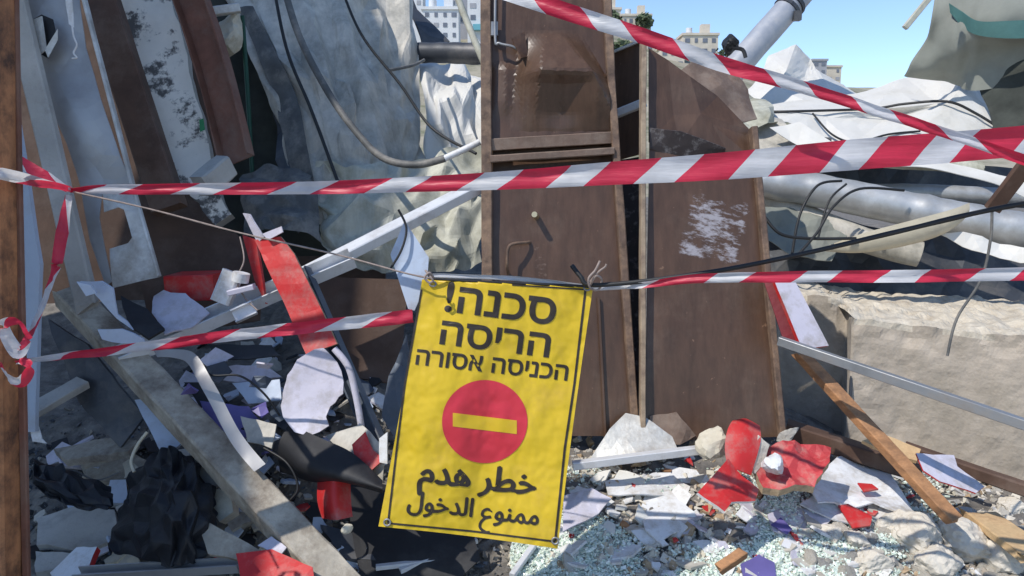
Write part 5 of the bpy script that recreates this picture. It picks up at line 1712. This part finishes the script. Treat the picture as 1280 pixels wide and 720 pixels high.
for k, (pts, lf, lb, mt) in enumerate(WP):
    n_ = len(pts)
    q = [Gp(x, y, lf + .02 * math.sin(i * 2.1 + k)) for i, (x, y) in enumerate(pts)]
    solo('broken_plate', plate(q, .006, .03, .003, .010, 5, seed=50 + k, bend=(k * 1.1, .25), crease=.004), mt, lb, 'plate', 'broken white plates on the heap')
for k, (pts, lf, lb) in enumerate((
    ([(1048, 634), (1060, 632), (1090, 648), (1088, 658), (1066, 660)], .062, 'red triangular scrap on the front white slab'),
    ([(1072, 604), (1090, 606), (1098, 612), (1080, 616)], .085, 'small red scrap on the uppermost white plate'))):
    solo('red_scrap', plate([Gp(x, y, lf) for x, y in pts], .006, .02, .002, .003), m_red, lb, 'scrap', 'red scraps on the white plates')
solo('purple_mark', plate([Gp(x, y, .055) for x, y in ((964, 656), (976, 648), (990, 662), (984, 670))], .006, .02, .002, .002), m_purple, 'purple chip on the lavender plate', 'chip')
solo('lavender_shard', plate(pp([(1146, 566, 2.78), (1166, 568, 2.8), (1192, 570, 2.82), (1196, 584, 2.76), (1230, 608, 2.68), (1220, 616, 2.66), (1176, 600, 2.68), (1156, 586, 2.72)]), .006, .03, .003, .012, 5, side=1), [m_lav, m_red],
     'lavender plate with red rim right of the long wood stick', 'plate')
solo('grey_wedge', rock(P(984, 546, 3.0), .045, 77, (.7, .6, 1.2)), m_rock2, 'small grey wedge stone at the foot of the right door', 'stone')
solo('pale_board', plate(pp([(1078, 550, 3.0), (1110, 545, 3.02), (1150, 562, 2.95), (1146, 576, 2.9), (1105, 562, 2.95)]), .015, .03, .005, .01), m_woodpale, 'pale yellowish board bit beside the wood stick under the block', 'board')
bk_ = sweep(rect(.035, .028, .003), P(898, 712, 2.4), P(930, 690, 2.42), (0, -.3, 1), 5, .04, 3, ends=.01)
solo('wood_block', bk_, m_wood, 'short brown wood block lying in the glass at the bottom', 'wood block')
solo('purple_flap', plate([Gp(x, y, .04) for x, y in ((926, 706), (948, 696), (968, 706), (970, 722), (930, 722))], .008, .02, .002, .004), m_purple, 'purple laminate flap right of the short wood block', 'flap')

# stones
RK = ((1087, 564, 20, 'rounded pale stone on the dark beam at the block foot'), (1141, 680, 40, 'biggest crumbly stone in the lower right rubble'),
      (1203, 690, 34, 'broad pale stone right of the biggest one'), (1206, 648, 16, 'small grey stone at the lower end of the wood stick'),
      (1264, 642, 19, 'pale stone above the split plank at the right border'), (1041, 676, 17, 'tan stone below the front white slab, left one'),
      (1070, 684, 20, 'tan stone below the front white slab, right one'), (1087, 712, 24, 'stone cut by the bottom border, left of the big ones'),
      (1258, 704, 34, 'large stone in the bottom right corner'), (1168, 716, 32, 'stone cut by the bottom border under the biggest one'),
      (1232, 672, 17, 'bluish grey stone between the split plank and broad stone'), (1112, 664, 19, 'light stone touching the upper left of the biggest stone'))
for k, (px, py, r, lb) in enumerate(RK):
    p = Gp(px, py)
    rr = r / F * p.y
    solo('rubble_stone', rock(p + V((0, 0, rr * .35)), rr, 100 + k, (1.1, .9, .8), 4), m_rock if k not in (3, 10) else m_rock2, lb, 'stone', 'stones in the rubble')
rr_ = random.Random(12)
proto = [rock(V((0, 0, 0)), 1.0, 300 + k, (1.1, .85, .75), 3) for k in range(6)]
pm = []
for k, g_ in enumerate(proto):
    me = bpy.data.meshes.new('rubble_stone')
    me.from_pydata(g_.v, [], g_.f)
    me.materials.append(m_rock if k % 3 else m_rock2)
    pm.append(me)
def small_stone(px, py, r):
    p = Gp(px, py)
    o = bpy.data.objects.new('rubble_stone', rr_.choice(pm))
    s = r / F * p.y
    o.scale = (s, s, s)
    o.rotation_euler = (rr_.uniform(-.5, .5), rr_.uniform(-.5, .5), rr_.uniform(0, 6.28))
    o.location = p + V((0, 0, s * .3))
    col.objects.link(o)
    return o
for _ in range(90):
    px = rr_.uniform(1000, 1285)
    py = rr_.uniform(655, 735) if px < 1160 else rr_.uniform(625, 735)
    tag(small_stone(px, py, rr_.uniform(4, 12)), 'small pale stone among the rubble in the lower right corner', 'stone', 'small stones, lower right')
for _ in range(70):
    tag(small_stone(rr_.uniform(1000, 1285), rr_.uniform(660, 735), rr_.uniform(7, 16)), 'middling pale stone among the rubble in the lower right corner', 'stone', 'middling stones, lower right')
for _ in range(36):
    tag(small_stone(rr_.uniform(690, 1010), rr_.uniform(640, 730), rr_.uniform(3, 8)), 'small pale stone among the crushed glass right of the sign', 'stone', 'small stones in the glass')
for _ in range(30):
    tag(small_stone(rr_.uniform(990, 1285), rr_.uniform(545, 625), rr_.uniform(3, 9)), 'small pale stone lying in front of the concrete block', 'stone', 'small stones by the block')
for _ in range(40):
    tag(small_stone(rr_.uniform(40, 470), rr_.uniform(550, 725), rr_.uniform(3, 9)), 'small stone on the shaded floor at left', 'stone', 'small stones on the shaded floor')

# scattered medium fragments
rf = random.Random(77)
def frag(px, py, size, mt, lb, grp, lift=.03, tilt=.5):
    p = Gp(px, py, lift)
    s = size / F * p.y
    n_ = rf.choice((4, 5, 5, 6))
    ex = V((1, 0, rf.uniform(-tilt, tilt))).normalized()
    ey = V((0, 1, .35 + rf.uniform(-tilt, tilt))).normalized()
    pts = []
    for i in range(n_):
        a = 2 * math.pi * (i + rf.uniform(-.3, .3)) / n_
        pts.append(p + ex * s * math.cos(a) * rf.uniform(.6, 1.3) + ey * s * math.sin(a) * rf.uniform(.6, 1.3))
    solo('fragment', plate(pts, rf.uniform(.004, .012), max(.015, s * .6), .003, s * .15, 8, seed=rf.randint(0, 999)), mt, lb, 'fragment', grp)
for _ in range(84):
    frag(rf.uniform(690, 1120), rf.uniform(590, 722), rf.uniform(7, 20), rf.choice((m_white, m_white, m_lav, m_tarp, m_whitesheet)), 'small pale board fragment on the sunlit heap', 'pale fragments on the sunlit heap')
for _ in range(26):
    frag(rf.uniform(700, 1140), rf.uniform(560, 715), rf.uniform(5, 12), rf.choice((m_red, m_redpale, m_chip, m_wood)), 'small red or brown fragment on the sunlit heap', 'coloured fragments on the sunlit heap')
for _ in range(44):
    frag(rf.uniform(40, 480), rf.uniform(540, 722), rf.uniform(6, 20), rf.choice((m_lav, m_cement, m_bluewhite, m_darkgrey, m_black, m_beam, m_tarp)), 'small board fragment on the shaded floor at left', 'fragments on the shaded floor', .03)
for _ in range(125):
    frag(rf.uniform(215, 480), rf.uniform(425, 610), 5 + 15 * rf.random() ** 2, rf.choice((m_lav, m_lav, m_bluewhite, m_white, m_darkgrey, m_tarp, m_slate, m_black)), 'small board fragment heaped between the timber beam and the sign', 'fragments heaped by the timber', .03, .9)
for _ in range(12):
    frag(rf.uniform(230, 470), rf.uniform(440, 600), rf.uniform(6, 14), rf.choice((m_red, m_purple, m_redpale)), 'small red or purple fragment heaped between the timber beam and the sign', 'coloured fragments by the timber', .03, .9)
for _ in range(64):
    frag(rf.uniform(45, 470), rf.uniform(560, 722), rf.uniform(8, 24), rf.choice((m_lav, m_bluewhite, m_cement, m_foam, m_tarp, m_beam)), 'small board fragment on the shaded floor at left', 'fragments on the shaded floor', .035, .7)
for _ in range(8):
    frag(rf.uniform(60, 480), rf.uniform(600, 722), rf.uniform(6, 14), rf.choice((m_red, m_purple)), 'small red or purple fragment on the shaded floor at left', 'coloured fragments on the shaded floor', .03)
for _ in range(16):
    px, py = rf.uniform(230, 350), rf.uniform(440, 560)
    p = P(px, py, rf.uniform(2.6, 2.9))
    s = rf.uniform(6, 18) / F * p.y
    n_ = rf.choice((4, 5))
    pts = [p + V((math.cos(a) * s * rf.uniform(.7, 1.5), rf.uniform(-.04, .04), math.sin(a) * s * rf.uniform(.4, .9))) for a in [2 * math.pi * i / n_ for i in range(n_)]]
    solo('fragment', plate(pts, .006, .03, .003, .006, 8, seed=rf.randint(0, 999)), rf.choice((m_lav, m_purple, m_darkgrey, m_black, m_bluewhite, m_tarp, m_slate)), 'small sheet fragment in the shaded debris around the round plate', 'fragment', 'sheet fragments around the round plate')

# heap of mixed debris filling the hollow on the left, one uncountable mass
def mass(name, n, region, sizes, mats, seed, lift=(0, .02), flat=.5):
    rnd = random.Random(seed)
    g = G()
    for _ in range(n):
        px, py = region(rnd)
        p = Gp(px, py, rnd.uniform(*lift))
        s = sizes[0] + (sizes[1] - sizes[0]) * rnd.random() ** 2.2
        R_ = Matrix.Rotation(rnd.uniform(0, 6.28), 3, 'Z') @ Matrix.Rotation(rnd.uniform(-1, 1), 3, 'X') @ Matrix.Rotation(rnd.uniform(-1, 1), 3, 'Y')
        b = box((0, 0, 0), (s * rnd.uniform(.6, 1.8), s * rnd.uniform(.5, 1.2), s * rnd.uniform(.15, flat)), R_)
        vs = [v + V((rnd.uniform(-.2, .2), rnd.uniform(-.2, .2), rnd.uniform(-.2, .2))) * s + p for v in b.v]
        mi = rnd.randrange(len(mats))
        g.add(vs, b.f, mi)
    o = mesh_obj(name, g, mats, False)
    o['kind'] = 'stuff'
    return o
m_glass = M('crushed_green_glass', (.68, .76, .66), .2, var=.2, scale=40, bump=0, trans=.0, spec=.6)
m_glass2 = M('crushed_pale_glass', (.80, .83, .76), .25, var=.12, scale=40, bump=0, trans=.0, spec=.6)
m_glass3 = M('crushed_deep_glass', (.52, .60, .51), .18, var=.25, scale=40, bump=0, trans=.0, spec=.6)
def reg_glass(r):
    while True:
        px, py = r.uniform(640, 1200), r.uniform(585, 735)
        wgt = .10
        if px < 980 and py > 640: wgt = 1
        elif px < 1120 and py > 668: wgt = .7
        elif 740 < px < 1000 and py > 600: wgt = .6
        wgt *= .5 + 1.6 * noise.noise(V((px * .013, py * .02, 4.4)))
        if r.random() < wgt:
            return px, py
o = mass('broken_glass', 48000, reg_glass, (.0025, .013), [m_glass, m_glass2, m_glass, m_glass3], 5, (0, .03), .7)
tag(o, 'mass of crushed pale green safety glass on the heap right of the sign', 'broken glass')
def reg_r(r):
    return r.uniform(640, 1290), 545 + 190 * r.random() ** .7
o = mass('rubble', 5000, reg_r, (.005, .036), [m_rock, m_rock, m_rock2, m_foam, m_white, m_chip, m_rock, m_concrete], 6, (0, .012), .8)
tag(o, 'small rubble and grit between the stones on the sunlit side', 'rubble')
def reg_l(r):
    return r.uniform(30, 680), 500 + 235 * r.random() ** .8
o = mass('litter', 3000, reg_l, (.006, .022), [m_cement, m_darkgrey, m_darkgrey, m_black, m_ground, m_beam, m_ground, m_slate], 7, (0, .015), .5)
tag(o, 'small mixed litter covering the shaded floor on the left', 'litter')
